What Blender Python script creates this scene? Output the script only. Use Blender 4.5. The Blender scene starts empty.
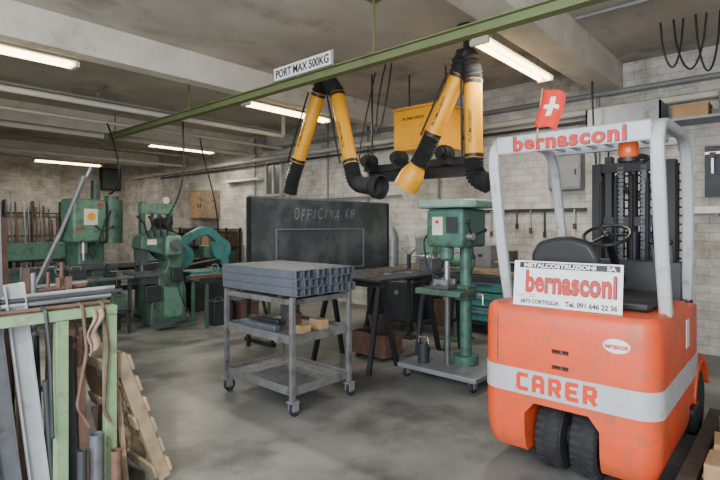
import bpy, bmesh, math, random
from mathutils import Vector, Matrix
random.seed(7)
C = bpy.context.scene.collection
V = Vector
CAMZ, FP, HOR = 1.56, 492.0, 225.0
SN, CS = math.sin(math.radians(48.2)), math.cos(math.radians(48.2))
TAU = 2*math.pi

def ray(px, py):
    u = (px-360)/FP; w = (HOR-py)/FP
    return V((SN+CS*u, CS-SN*u, w))
def onx(px, py, X):
    d = ray(px, py); t = X/d.x; return V((X, d.y*t, CAMZ+d.z*t))
def ony(px, py, Y):
    d = ray(px, py); t = Y/d.y; return V((d.x*t, Y, CAMZ+d.z*t))
def onz(px, py, Z=0.0):
    d = ray(px, py); t = (Z-CAMZ)/d.z; return V((d.x*t, d.y*t, Z))

# ------------------------------------------------------------ materials
def lin(h):
    h = h.lstrip('#'); r = []
    for i in (0, 2, 4):
        c = int(h[i:i+2], 16)/255
        r.append(c/12.92 if c <= .04045 else ((c+.055)/1.055)**2.4)
    return r
def mat(name, hx, rough=.6, metal=0.0, var=.15, scale=5.0, bump=0.0, hx2=None, thr=.62, scale2=3.0, emit=0):
    m = bpy.data.materials.new(name); m.use_nodes = True
    nt = m.node_tree; N = nt.nodes; L = nt.links
    b = N['Principled BSDF']
    b.inputs['Roughness'].default_value = rough; b.inputs['Metallic'].default_value = metal
    tc = N.new('ShaderNodeTexCoord')
    n = N.new('ShaderNodeTexNoise'); n.inputs['Scale'].default_value = scale; n.inputs['Detail'].default_value = 5
    L.new(tc.outputs['Object'], n.inputs['Vector'])
    r = N.new('ShaderNodeValToRGB'); c = lin(hx)
    r.color_ramp.elements[0].position = .3; r.color_ramp.elements[1].position = .7
    r.color_ramp.elements[0].color = [max(0, x*(1-var)) for x in c]+[1]
    r.color_ramp.elements[1].color = [min(1, x*(1+var)) for x in c]+[1]
    L.new(n.outputs['Fac'], r.inputs['Fac'])
    out = r.outputs['Color']
    if hx2:
        n2 = N.new('ShaderNodeTexNoise'); n2.inputs['Scale'].default_value = scale2; n2.inputs['Detail'].default_value = 8
        n2.inputs['Roughness'].default_value = .65
        L.new(tc.outputs['Object'], n2.inputs['Vector'])
        r2 = N.new('ShaderNodeValToRGB')
        r2.color_ramp.elements[0].position = thr-.07; r2.color_ramp.elements[1].position = thr+.07
        L.new(n2.outputs['Fac'], r2.inputs['Fac'])
        mx = N.new('ShaderNodeMixRGB'); mx.inputs['Color2'].default_value = lin(hx2)+[1]
        L.new(r2.outputs['Color'], mx.inputs['Fac']); L.new(out, mx.inputs['Color1']); out = mx.outputs['Color']
    L.new(out, b.inputs['Base Color'])
    if bump:
        bp = N.new('ShaderNodeBump'); bp.inputs['Strength'].default_value = bump; bp.inputs['Distance'].default_value = .02
        L.new(n.outputs['Fac'], bp.inputs['Height']); L.new(bp.outputs['Normal'], b.inputs['Normal'])
    if emit:
        b.inputs['Emission Color'].default_value = lin(hx)+[1]; b.inputs['Emission Strength'].default_value = emit
    return m
def brick_mat(name, axis):
    m = bpy.data.materials.new(name); m.use_nodes = True
    nt = m.node_tree; N = nt.nodes; L = nt.links; b = N['Principled BSDF']
    b.inputs['Roughness'].default_value = .85
    tc = N.new('ShaderNodeTexCoord'); s = N.new('ShaderNodeSeparateXYZ'); cb = N.new('ShaderNodeCombineXYZ')
    L.new(tc.outputs['Object'], s.inputs[0]); L.new(s.outputs[axis], cb.inputs[0]); L.new(s.outputs['Z'], cb.inputs[1])
    br = N.new('ShaderNodeTexBrick'); L.new(cb.outputs[0], br.inputs['Vector'])
    br.inputs['Scale'].default_value = 1; br.inputs['Brick Width'].default_value = .27; br.inputs['Row Height'].default_value = .105
    br.inputs['Mortar Size'].default_value = .007; br.inputs['Mortar Smooth'].default_value = .9
    br.inputs['Color1'].default_value = lin('#d0cdc6')+[1]; br.inputs['Color2'].default_value = lin('#bbb8b0')+[1]
    br.inputs['Mortar'].default_value = lin('#a19e97')+[1]
    n = N.new('ShaderNodeTexNoise'); n.inputs['Scale'].default_value = 1.9; n.inputs['Detail'].default_value = 9; n.inputs['Roughness'].default_value = .74
    L.new(tc.outputs['Object'], n.inputs['Vector'])
    r = N.new('ShaderNodeValToRGB'); r.color_ramp.elements[0].position = .38; r.color_ramp.elements[1].position = .58
    r.color_ramp.elements[0].color = (.45, .42, .38, 1); r.color_ramp.elements[1].color = (1, 1, 1, 1)
    L.new(n.outputs['Fac'], r.inputs['Fac'])
    mx = N.new('ShaderNodeMixRGB'); mx.blend_type = 'MULTIPLY'; mx.inputs['Fac'].default_value = .8
    L.new(br.outputs['Color'], mx.inputs['Color1']); L.new(r.outputs['Color'], mx.inputs['Color2'])
    L.new(mx.outputs['Color'], b.inputs['Base Color'])
    bp = N.new('ShaderNodeBump'); bp.inputs['Strength'].default_value = .25; bp.inputs['Distance'].default_value = .01; bp.invert = True
    L.new(br.outputs['Fac'], bp.inputs['Height']); L.new(bp.outputs['Normal'], b.inputs['Normal'])
    return m
BRX, BRY = brick_mat('painted_brick_x', 'X'), brick_mat('painted_brick_y', 'Y')
M_floor = mat('stained_concrete', '#70706c', .36, 0, .22, 2.2, .06, '#4b4b48', .53, 1.0)
M_ceil = mat('bare_concrete', '#b5aea2', .9, 0, .12, 2.0, .12, '#948d81', .60, 1.2)
M_beam = mat('beam_concrete', '#cdc7ba', .9, 0, .12, 3.0, .12, '#a49d90', .62, 1.5)
M_yard = mat('asphalt_yard', '#85837d', .9)
M_orange = mat('orange_paint', '#dc4f28', .45, 0, .09, 4, 0, '#b35a3c', .57, 9)
M_white = mat('white_paint', '#b7bbbe', .4, 0, .07, 5, 0, '#94938f', .63, 12)
M_stripe = mat('pale_grey_stripe', '#b6b8ba', .45, 0, .08, 6, 0, '#94918c', .64, 12)
M_red = mat('red_letter', '#cb2218', .5, 0, .03)
M_ored = mat('orange_letter', '#d93f18', .5, 0, .05)
M_black = mat('black_plastic', '#1a1b1d', .5, 0, .1)
M_blackm = mat('black_steel', '#26282b', .45, .2, .2, 8)
M_rub = mat('tyre_rubber', '#202123', .8, 0, .25, 20, .1, '#383837', .62, 8)
M_seat = mat('black_vinyl', '#26282c', .5, 0, .12)
M_chrome = mat('dull_chrome', '#a7a9aa', .3, .7, .08)
M_amber = mat('amber_plastic', '#d9581f', .25, 0, .05)
M_signw = mat('sign_white', '#e6e6e4', .45, 0, .02)
M_steel = mat('grey_steel', '#7f8286', .45, .3, .15, 6, 0, '#5f5e5a', .62, 6)
M_tubes = mat('blue_grey_steel', '#636973', .4, .35, .15, 9, 0, '#48413e', .64, 7)
M_rawst = mat('raw_steel', '#5c5f64', .42, .4, .2, 9, 0, '#4b3c34', .62, 7)
M_lsteel = mat('light_steel', '#a3a7aa', .35, .4, .12, 9, 0, '#7d7a76', .64, 6)
M_rust = mat('rusty_steel', '#5d463b', .75, .2, .3, 14, .1)
M_dark = mat('dark_steel', '#34373a', .5, .3, .2, 8)
M_trol = mat('trolley_paint', '#6a6b6b', .5, .2, .2, 9, 0, '#4d433c', .60, 8)
M_wood = mat('raw_wood', '#ab8b64', .75, 0, .28, 9, .1, '#7a6650', .6, 8)
M_dwood = mat('dark_timber', '#4b4037', .8, 0, .25, 9, .1)
M_gwood = mat('weathered_wood', '#85765f', .8, 0, .28, 9, .1, '#5c5146', .6, 8)
M_sheet = mat('dark_sheet_steel', '#44494c', .45, .2, .25, 1.6, 0, '#5e6364', .52, 1.9)
M_chalk = mat('chalk', '#989d9d', .9)
M_yel = mat('yellow_duct', '#e8a014', .42, 0, .08, 4, 0, '#c48a26', .64, 8)
M_hose = mat('black_hose', '#222427', .65, 0, .1)
M_rail = mat('green_rail_paint', '#677048', .6, 0, .12, 4, 0, '#5a5c42', .62, 3)
M_green = mat('machine_green', '#5b7f6d', .45, 0, .16, 5, 0, '#46604f', .57, 11)
M_dgreen = mat('dark_machine_green', '#435d4f', .5, 0, .18, 6, 0, '#364439', .57, 11)
M_drill = mat('drill_green', '#42685a', .45, 0, .16, 5, 0, '#364d42', .57, 11)
M_pgreen = mat('pale_green_cover', '#7d9a89', .5, 0, .12, 5, 0, '#62796b', .6, 9)
M_teal = mat('teal_paint', '#3c7775', .45, 0, .15, 6, 0, '#335855', .58, 9)
M_rackg = mat('rack_green', '#718a68', .6, 0, .15, 8, 0, '#62644d', .57, 8)
M_pipe = mat('cream_pipe', '#b9b4a8', .6, 0, .12, 3)
M_gpipe = mat('grey_pipe', '#7d7f7e', .5, .1, .12, 3)
M_tube = mat('lit_tube', '#ffe6ac', .4, 0, 0, emit=12)
M_house = mat('light_housing', '#cfc9b8', .5)
M_card = mat('cardboard', '#a5835f', .85, 0, .12)
M_glass = mat('dull_pane', '#5b6362', .25, 0, .15, 2)
M_cloth = mat('brown_cloth', '#7c6a5d', .95, 0, .25, 12, .4)
M_flag = mat('flag_red', '#d8301e', .75, 0, .05)
M_blue = mat('blue_paint', '#46649a', .5)
M_redp = mat('red_paint', '#93362c', .5, 0, .1)

# ------------------------------------------------------------ mesh builder
def frame(p0, p1, up=V((0, 0, 1))):
    z = (p1-p0).normalized()
    if abs(z.dot(up)) > .98: up = V((0, 1, 0))
    x = up.cross(z).normalized(); y = z.cross(x)
    return Matrix((x, y, z)).transposed().to_4x4()
class MB:
    def __init__(s): s.bm = bmesh.new()
    def box(s, c, d, rot=None):
        m = Matrix.Translation(V(c)) @ (rot.to_4x4() if rot else Matrix.Identity(4)) @ Matrix.Diagonal((d[0], d[1], d[2], 1))
        bmesh.ops.create_cube(s.bm, size=1, matrix=m); return s
    def bx(s, x0, x1, y0, y1, z0, z1):
        return s.box(((x0+x1)/2, (y0+y1)/2, (z0+z1)/2), (abs(x1-x0), abs(y1-y0), abs(z1-z0)))
    def bar(s, p0, p1, w, h):
        p0, p1 = V(p0), V(p1)
        m = Matrix.Translation((p0+p1)/2) @ frame(p0, p1) @ Matrix.Diagonal((w, h, (p1-p0).length, 1))
        bmesh.ops.create_cube(s.bm, size=1, matrix=m); return s
    def cyl(s, p0, p1, r, r2=None, seg=18, cap=True):
        p0, p1 = V(p0), V(p1)
        m = Matrix.Translation((p0+p1)/2) @ frame(p0, p1)
        bmesh.ops.create_cone(s.bm, cap_ends=cap, segments=seg, radius1=r, radius2=r if r2 is None else r2, depth=(p1-p0).length, matrix=m); return s
    def sph(s, c, r, sc=(1, 1, 1), seg=16):
        bmesh.ops.create_uvsphere(s.bm, u_segments=seg, v_segments=seg//2+2, radius=r, matrix=Matrix.Translation(V(c)) @ Matrix.Diagonal((*sc, 1))); return s
    def rings(s, rings, closed=False, cap=True):
        vs = [[s.bm.verts.new(p) for p in r] for r in rings]; n = len(vs[0]); k = len(vs)
        for i in range(k if closed else k-1):
            a, b = vs[i], vs[(i+1) % k]
            for j in range(n): s.bm.faces.new((a[j], a[(j+1) % n], b[(j+1) % n], b[j]))
        if cap and not closed:
            s.bm.faces.new(vs[0][::-1]); s.bm.faces.new(vs[-1])
        return s
    def tube(s, pts, r, seg=12, closed=False, cap=True, ww=None, up=None):
        pts = [V(p) for p in pts]; k = len(pts); rr = r if isinstance(r, (list, tuple)) else [r]*k
        ts = []
        for i in range(k):
            a = pts[(i-1) % k] if closed or i else pts[i]; b = pts[(i+1) % k] if closed or i < k-1 else pts[i]
            ts.append((b-a).normalized())
        x = (up or V((0, 0, 1))).cross(ts[0])
        if x.length < .05: x = V((0, 1, 0)).cross(ts[0])
        x.normalize(); R = []
        for i in range(k):
            x = (x - ts[i]*x.dot(ts[i])).normalized(); y = ts[i].cross(x)
            if ww: R.append([pts[i]+x*a*ww[0]/2+y*b*ww[1]/2 for a, b in ((-1, -1), (1, -1), (1, 1), (-1, 1))])
            else: R.append([pts[i]+(x*math.cos(TAU*j/seg)+y*math.sin(TAU*j/seg))*rr[i] for j in range(seg)])
        return s.rings(R, closed, cap)
    def hollow(s, p0, p1, r, ri, seg=16):
        p0, p1 = V(p0), V(p1); f = frame(p0, p1).to_3x3()
        def ring(p, q): return [p+f@V((math.cos(TAU*j/seg)*q, math.sin(TAU*j/seg)*q, 0)) for j in range(seg)]
        return s.rings([ring(p0, r), ring(p1, r), ring(p1, ri), ring(p0, ri)], closed=True)
    def sqtube(s, p0, p1, w, h, t):
        p0, p1 = V(p0), V(p1); f = frame(p0, p1).to_3x3()
        def ring(p, q): return [p+f@V((a*(w/2-q), b*(h/2-q), 0)) for a, b in ((-1, -1), (1, -1), (1, 1), (-1, 1))]
        return s.rings([ring(p0, 0), ring(p1, 0), ring(p1, t), ring(p0, t)], closed=True)
    def prism(s, poly, h, m):
        n = len(poly)
        a = [s.bm.verts.new(m @ V((x, y, -h/2))) for x, y in poly]; b = [s.bm.verts.new(m @ V((x, y, h/2))) for x, y in poly]
        for j in range(n): s.bm.faces.new((a[j], a[(j+1) % n], b[(j+1) % n], b[j]))
        s.bm.faces.new(a[::-1]); s.bm.faces.new(b); return s
    def lathe(s, prof, m, seg=24):
        R = [[m @ V((r*math.cos(TAU*j/seg), r*math.sin(TAU*j/seg), z)) for j in range(seg)] for r, z in prof]
        return s.rings(R, False, True)
    def grid(s, f, nu, nv, keep=None):
        vs = {}
        def g(i, j):
            if (i, j) not in vs: vs[(i, j)] = s.bm.verts.new(f(i/nu, j/nv))
            return vs[(i, j)]
        for i in range(nu):
            for j in range(nv):
                if keep is None or keep((i+.5)/nu, (j+.5)/nv): s.bm.faces.new((g(i, j), g(i+1, j), g(i+1, j+1), g(i, j+1)))
        return s
def fillet(pts, r, n=6):
    pts = [V(p) for p in pts]; out = [pts[0]]
    for i in range(1, len(pts)-1):
        a, b, c = pts[i-1], pts[i], pts[i+1]; d0 = (a-b); d1 = (c-b)
        q = min(r, d0.length*.48, d1.length*.48); p0 = b+d0.normalized()*q; p1 = b+d1.normalized()*q
        for k in range(n+1):
            t = k/n; out.append(p0*(1-t)**2+b*2*t*(1-t)+p1*t*t)
    out.append(pts[-1]); return out
def obj(name, mb, m, parent=None, bev=0, kind=None):
    bmesh.ops.recalc_face_normals(mb.bm, faces=mb.bm.faces)
    me = bpy.data.meshes.new(name); mb.bm.to_mesh(me); mb.bm.free()
    for p in me.polygons: p.use_smooth = True
    me.set_sharp_from_angle(angle=math.radians(36))
    me.materials.append(m)
    o = bpy.data.objects.new(name, me); C.objects.link(o)
    if parent: o.parent = parent
    elif not kind:
        xs = [v.co for v in me.vertices]
        lo = V([min(v[i] for v in xs) for i in range(3)]); hi = V([max(v[i] for v in xs) for i in range(3)])
        c = V(((lo.x+hi.x)/2, (lo.y+hi.y)/2, lo.z))
        me.transform(Matrix.Translation(-c)); o.location = c
    if bev:
        b = o.modifiers.new('bevel', 'BEVEL'); b.width = bev; b.segments = 2; b.limit_method = 'ANGLE'
    if kind: o['kind'] = kind
    return o
def struct(name, mb, m): return obj(name, mb, m, kind='structure')
def tag(o, label, cat, group=None):
    o['label'] = label; o['category'] = cat
    if group: o['group'] = group
    return o
def thing(name, label, cat, loc, rz=0, group=None):
    o = bpy.data.objects.new(name, None); C.objects.link(o); o.empty_display_size = .1
    o.location = loc; o.rotation_euler = (0, 0, rz); return tag(o, label, cat, group)
FX = Matrix(((0, 0, -1), (-1, 0, 0), (0, 1, 0)))      # text facing -X
FY = Matrix(((1, 0, 0), (0, 0, -1), (0, 1, 0)))       # text facing -Y
def text(name, body, m, parent, loc, R, w, h, off=0.0, ext=.001, shear=0, space=1.0):
    cu = bpy.data.curves.new('t', 'FONT'); cu.body = body; cu.extrude = ext; cu.offset = off; cu.shear = shear
    cu.align_x = 'CENTER'; cu.align_y = 'CENTER'; cu.resolution_u = 4; cu.space_character = space
    t = bpy.data.objects.new('t', cu); C.objects.link(t); bpy.context.view_layer.update()
    me = bpy.data.meshes.new_from_object(t.evaluated_get(bpy.context.evaluated_depsgraph_get()))
    bpy.data.objects.remove(t)
    xs = [v.co.x for v in me.vertices]; ys = [v.co.y for v in me.vertices]
    cx, cy = (min(xs)+max(xs))/2, (min(ys)+max(ys))/2
    S = Matrix.Diagonal((w/(max(xs)-min(xs)), h/(max(ys)-min(ys)), 1, 1)) @ Matrix.Translation((-cx, -cy, 0))
    me.transform(Matrix.Translation(V(loc)) @ R.to_4x4() @ S)
    me.name = name; me.materials.clear(); me.materials.append(m)
    o = bpy.data.objects.new(name, me); C.objects.link(o); o.parent = parent; return o
GLY = {'C': [[(1, 1), (.12, 1), (0, .85), (0, .15), (.12, 0), (1, 0)]],
       'A': [[(0, 0), (0, .8), (.15, 1), (.85, 1), (1, .8), (1, 0)], [(0, .42), (1, .42)]],
       'R': [[(0, 0), (0, 1), (.85, 1), (1, .85), (1, .58), (.85, .43), (0, .43)], [(.45, .43), (1, 0)]],
       'E': [[(1, 1), (.12, 1), (0, .85), (0, .15), (.12, 0), (1, 0)], [(0, .5), (.85, .5)]]}
def stroke(name, word, m, parent, loc, R, w, h, t, ext=.002, gap=.28):
    mb = MB(); n = len(word); cw_ = w/(n+gap*(n-1)); M = Matrix.Translation(V(loc)) @ R.to_4x4(); q_ = 0
    for i, ch in enumerate(word):
        ox = -w/2+i*cw_*(1+gap); q_ = 0
        for pl in GLY[ch]:
            P = [V((ox+t/2+x*(cw_-t), -h/2+t/2+y*(h-t), 0)) for x, y in pl]
            for a, b_ in zip(P, P[1:]):
                q_ += 1
                d = (b_-a).normalized(); q = V((-d.y, d.x, 0))*t/2; a2 = a-d*t*.38; b2 = b_+d*t*.38
                mb.prism([((a2+q).x, (a2+q).y), ((b2+q).x, (b2+q).y), ((b2-q).x, (b2-q).y), ((a2-q).x, (a2-q).y)], ext+q_*.00025, M)
    return obj(name, mb, m, parent)
MXY = Matrix(((1, 0, 0, 0), (0, 0, -1, 0), (0, 1, 0, 0), (0, 0, 0, 1)))   # prism profile in XZ, thickness along Y
MYZ = Matrix(((0, 0, 1, 0), (1, 0, 0, 0), (0, 1, 0, 0), (0, 0, 0, 1)))    # prism profile in YZ, thickness along X

# ------------------------------------------------------------ room shell
XW, YF, ZC = 7.2, 17.8, 3.7
struct('floor', MB().bx(-.8, XW, -2.6, YF, -.1, 0), M_floor)
struct('ground', MB().bx(-12, -.8, -10, 20, -.12, -.01), M_yard)
struct('ceiling', MB().bx(-.8, XW+.2, -2.8, YF+.2, ZC, ZC+.2), M_ceil)
struct('wall_back', MB().bx(XW, XW+.2, -2.8, YF+.2, -.1, ZC), BRY)
struct('wall_far', MB().bx(-.8, XW, YF, YF+.2, -.1, ZC), BRX)
struct('wall_right', MB().bx(-.8, XW, -2.8, -2.6, -.1, ZC), BRX)
struct('wall_front', MB().bx(-1.0, -.8, 5.2, YF+.2, -.1, ZC), BRY)
for i, (y0, y1, zb) in enumerate(((1.75, 2.1, 3.35), (5.59, 5.8, 3.35), (10.05, 10.3, 3.35), (14.8, 15.05, 3.35))):
    struct('trim_%d' % (i+1), MB().bx(-.8, XW, y0, y1, zb, ZC), M_beam)
struct('window_1', MB().bx(XW-.03, XW, 8.85, 9.35, 1.5, 3.0), M_glass)
fr = MB()
for y in (8.82, 9.1, 9.38): fr.bx(XW-.06, XW-.03, y-.025, y+.025, 1.46, 3.04)
for z in (1.46, 2.25, 3.04): fr.bx(XW-.06, XW-.03, 8.8, 9.4, z-.025, z+.025)
struct('trim_5', fr, M_pipe)

# ------------------------------------------------------------ ceiling lights
def light(x0, x1, y, z, label):
    L = thing('fluorescent_light', label, 'ceiling light', ((x0+x1)/2, y, z), 0, 'fluorescent ceiling lights'); h = (x1-x0)/2
    obj('housing', MB().prism([(-.1, .035), (-.05, .075), (.05, .075), (.1, .035), (.1, .026), (-.1, .026)], 2*h, MYZ), M_house, L)
    for s in (-1, 1):
        obj('lamp_tube', MB().cyl((-h+.04, s*.05, 0), (h-.04, s*.05, 0), .022, seg=10), M_tube, L)
        obj('end_cap', MB().bx(s*h-.02, s*h+.02, -.095, .095, -.022, .03), M_house, L)
        obj('hanger', MB().cyl((s*h*.7, 0, .07), (s*h*.7, 0, ZC-z), .006, seg=6), M_gpipe, L)
light(.35, 1.96, 6.0, 3.32, 'fluorescent light nearest the left photo edge, under the big concrete beam')
light(4.23, 5.87, 6.0, 3.32, 'fluorescent light right above the tops of the left pair of yellow ducts')
light(4.3, 5.95, 2.3, 3.32, 'brightest largest fluorescent light beside the beam above the forklift')
light(4.96, 6.57, 10.7, 3.32, 'second most distant fluorescent light, above the green machines')
light(4.07, 5.8, 15.6, 3.32, 'most distant fluorescent light, in front of the far left brick wall')

# ------------------------------------------------------------ crane rail and its sign
R = thing('crane_rail', 'long green overhead steel rail crossing under the ceiling', 'rail', (3.55, 4.2, 3.075))
b = MB(); b.bx(-.045, .045, -5.4, 5.0, 0, .012).bx(-.045, .045, -5.4, 5.0, .083, .095).bx(-.006, .006, -5.4, 5.0, .012, .083)
obj('i_beam', b, M_rail, R)
for y in (-4.2, -1.2, 2.2, 4.7):
    obj('hanger', MB().cyl((0, y, .095), (0, y, .625), .012, seg=8).bx(-.05, .05, y-.05, y+.05, .095, .11).bx(-.06, .06, y-.06, y+.06, .61, .625), M_rail, R)
obj('end_stop', MB().bx(-.06, .06, 4.96, 5.02, -.02, .12), M_rail, R)
S = thing('capacity_sign', 'long white sign with black capitals PORT MAX 500KG on the green rail', 'sign', (3.485, 3.95, 3.16))
obj('board', MB().bx(-.008, .004, -.47, .47, 0, .16), M_signw, S)
bd = MB()
for a in (-1, 1): bd.bx(-.011, -.008, a*.465-.005, a*.465+.005, 0, .16)
bd.bx(-.011, -.008, -.47, .47, 0, .008).bx(-.011, -.008, -.47, .47, .152, .16)
obj('border', bd, M_black, S)
text('lettering', 'PORT MAX 500KG', M_black, S, (-.0095, 0, .08), FX, .84, .09, off=.022)
for y in (-.29, .29): obj('bracket', MB().bx(.004, .06, y-.01, y+.01, .011, .02), M_rail, S)

# ------------------------------------------------------------ pipes
def pipe(name, pts, r, m, label, cat='pipe', fil=.08):
    return tag(obj(name, MB().tube(fillet(pts, fil), r, 10), m), label, cat)
pipe('wall_pipe', [(7.1, -2.5, 3.32), (7.1, 9.4, 3.32), (7.1, 9.4, 3.65)], .035, M_gpipe, 'upper grey pipe running along the back brick wall')
pipe('wall_pipe', [(7.08, -2.5, 3.1), (7.08, 16.5, 3.1)], .05, M_pipe, 'lower thick cream pipe running along the back brick wall')
pipe('wall_pipe', [(7.12, 1.9, 2.98), (7.12, 14.5, 2.98)], .022, M_dark, 'thin dark pipe just below the thick cream wall pipe')
pipe('wall_pipe', [(7.14, 5.4, 2.1), (7.14, 8.5, 2.1), (7.14, 8.5, 2.95)], .018, M_gpipe, 'thin grey pipe at mid height above the dark steel sheet')
pipe('ceiling_pipe', [(-.7, 7.2, 3.22), (5.9, 7.2, 3.22), (5.9, 7.2, 3.68)], .04, M_pipe, 'thick cream pipe crossing the room above the left machines')
pipe('ceiling_pipe', [(-.7, 7.4, 3.34), (6.6, 7.4, 3.34), (6.6, 7.4, 3.68)], .025, M_gpipe, 'thin grey pipe right above the thick cream ceiling pipe')
pipe('ceiling_pipe', [(-.7, 8.6, 3.26), (7.0, 8.6, 3.26)], .03, M_pipe, 'slim cream pipe crossing between the two thick ceiling pipes')
pipe('ceiling_pipe', [(-.7, 9.6, 3.2), (7.0, 9.6, 3.2)], .045, M_pipe, 'cream pipe crossing in front of the second distant light')
pipe('ceiling_pipe', [(-.7, 11.6, 3.3), (7.0, 11.6, 3.3)], .025, M_gpipe, 'thin grey pipe crossing just behind the second distant light')
pipe('ceiling_pipe', [(-.7, 12.8, 3.2), (7.0, 12.8, 3.2)], .04, M_pipe, 'farthest cream pipe crossing towards the back wall corner')
pipe('ceiling_pipe', [(3.0, 7.75, 3.66), (3.0, 8.2, 3.66), (3.0, 8.2, 3.4), (3.6, 8.3, 3.4)], .02, M_gpipe, 'thin bent conduit dropping from the ceiling behind the big beam')
pipe('ceiling_pipe', [(5.2, -1.5, 3.66), (5.2, 1.7, 3.66)], .02, M_gpipe, 'thin conduit on the ceiling right of the concrete beam')
for y, l in ((7.3, 'vertical grey conduit on the back wall behind the dark steel sheet'), (4.6, 'vertical grey conduit on the back wall behind the hanging filter unit'), (2.05, 'vertical grey conduit on the back wall left of the forklift guard'), (6.2, 'vertical grey conduit on the back wall behind the left yellow ducts'), (9.8, 'vertical grey conduit left of the tall narrow window')):
    pipe('conduit', [(7.16, y, 0.01), (7.16, y, 3.66)], .02, M_gpipe, l, 'conduit')
for i, (px, dy, l) in enumerate(((672, .10, 'leftmost black cable loop hanging from the ceiling top right'), (690, .14, 'middle black cable loop hanging from the ceiling top right'), (708, .10, 'rightmost black cable loop hanging from the ceiling top right'))):
    c = onx(px, 30, 6.0); pts = []
    for k in range(13):
        t = k/12; pts.append((6.0+.03*math.sin(5*t), c.y+dy*(t-.5)*2, 3.69-(.48+.05*i)*math.sin(math.pi*t)**.6))
    tag(obj('hanging_cable', MB().tube(pts, .01, 8), M_black), l, 'cable')
def cable(pts, label, r=.01, m=None):
    P = [V(p) for p in pts]; out = []
    for k in range(24):
        t = k/23; out.append(P[0]*(1-t)**3+P[1]*3*t*(1-t)**2+P[2]*3*t*t*(1-t)+P[3]*t**3)
    return tag(obj('cable', MB().tube(out, r, 8), m or M_black), label, 'cable')
cable([(5.3, 4.45, 3.7), (5.25, 4.6, 3.0), (5.1, 4.75, 2.2), (5.2, 4.5, 2.48)], 'black cable dropping from the ceiling to the left fan motor')
cable([(5.1, 4.1, 3.7), (4.95, 4.25, 2.9), (4.9, 4.1, 2.1), (5.1, 4.0, 3.69)], 'black cable loop sagging from the ceiling left of the yellow filter unit')
cable([(7.18, 1.92, 2.62), (6.98, 1.9, 2.0), (6.98, 1.9, 1.7), (7.18, 1.85, 1.5)], 'black cable hanging on the back wall left of the coiled hose')
cable([(6.5, 1.93, 3.36), (6.45, 1.9, 2.0), (6.6, 1.8, 1.6), (6.52, 1.72, .012)], 'black cable hanging from the beam down behind the drill press', .012)
cable([(3.3, 8.6, 3.26), (3.25, 8.2, 2.9), (3.45, 8.1, 2.2), (3.3, 8.5, 2.07)], 'black cable hanging from a ceiling pipe to the milling machine', .014)
cable([(4.0, 7.4, 3.34), (3.95, 7.3, 2.6), (4.05, 7.3, 2.2), (3.8, 7.5, 1.70)], 'black cable hanging from a ceiling pipe to the punching machine', .014)
cable([(5.0, 8.6, 3.26), (4.9, 8.3, 2.6), (5.2, 8.3, 2.2), (5.35, 8.5, 1.3)], 'black cable hanging from a ceiling pipe to the teal band saw', .014)

# ------------------------------------------------------------ FORKLIFT
F = thing('forklift', 'orange electric forklift with pale grey overhead guard, seen from behind', 'forklift', (2.99, 1.07, 0))
HW = .52; TOP = 1.045
def plan(ins, x1=.95, rc=.13):
    h = HW-ins; x0 = ins; r = max(rc-ins, .03); P = [(x1, h)]
    for k in range(9):
        a = math.pi/2+k/8*math.pi/2; P.append((x0+r+math.cos(a)*r, h-r+math.sin(a)*r))
    for k in range(9):
        a = math.pi+k/8*math.pi/2; P.append((x0+r+math.cos(a)*r, -h+r+math.sin(a)*r))
    P.append((x1, -h)); return P
def loft(levels, x1=.95):
    return MB().rings([[V((x, y, z)) for x, y in plan(i, x1)] for z, i in levels])
cw = obj('counterweight', loft([(.13, .055), (.16, .03), (.24, .006), (.36, 0), (.92, 0), (1.0, .006), (1.03, .016), (TOP, .035)]), M_orange, F)
cut = MB()
ap = [(-.22, -.05), (-.22, .38), (-.16, .455), (.16, .455), (.22, .38), (.22, -.05)]
cut.prism(ap, .9, Matrix(((0, 0, 1, .3), (1, 0, 0, 0), (0, 1, 0, 0), (0, 0, 0, 1))))
cut.bx(-.05, .09, -.05, .05, .69, .715).bx(-.05, .09, -.05, .05, .785, .81)
cut.bx(-.05, .012, HW-.13, HW-.118, .67, 1.0)
co = obj('cut', cut, M_black, F)
md = cw.modifiers.new('b', 'BOOLEAN'); md.operation = 'DIFFERENCE'; md.object = co; md.solver = 'EXACT'
bpy.context.view_layer.update()
me = bpy.data.meshes.new_from_object(cw.evaluated_get(bpy.context.evaluated_depsgraph_get()))
cw.modifiers.clear(); cw.data = me; bpy.data.objects.remove(co)
for p in me.polygons: p.use_smooth = True
me.set_sharp_from_angle(angle=math.radians(36))
def skin(z0, z1, o=.004, x1=1.25):
    P = plan(-o, x1); Q = plan(-.0005, x1)
    return MB().rings([[V((*P[i], z0)), V((*P[i], z1)), V((*Q[i], z1)), V((*Q[i], z0))] for i in range(len(P))])
obj('stripe', skin(.5, .655), M_stripe, F)
stroke('lettering', 'CARER', M_ored, F, (-.0055, .03, .578), FX, .48, .112, .026)
obj('tow_slot', MB().bx(.03, .085, -.045, .045, .69, .81), M_black, F)
obj('tow_pin', MB().cyl((.03, 0, .66), (.03, 0, .865), .012).sph((.03, 0, .87), .018), M_rawst, F)
st = obj('round_sticker', MB().prism([(.07*math.cos(a/24*TAU), .04*math.sin(a/24*TAU)) for a in range(24)], .003, Matrix.Translation((-.002, -.31, .885)) @ FX.to_4x4()), M_signw, F)
text('lettering', 'bernasconi', M_red, st, (-.005, -.31, .885), FX, .12, .032, off=.03)
obj('battery_hood', MB().bx(.26, .93, -.42, .42, TOP, TOP+.06), M_blackm, F, bev=.02)
for s in (-1, 1):
    obj('side_panel', MB().bx(.952, 1.25, s*.52, s*.46, .33, 1.0), M_orange, F, bev=.012)
    obj('step', MB().bx(.97, 1.24, s*.535, s*.4, .27, .31), M_blackm, F, bev=.006)
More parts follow.
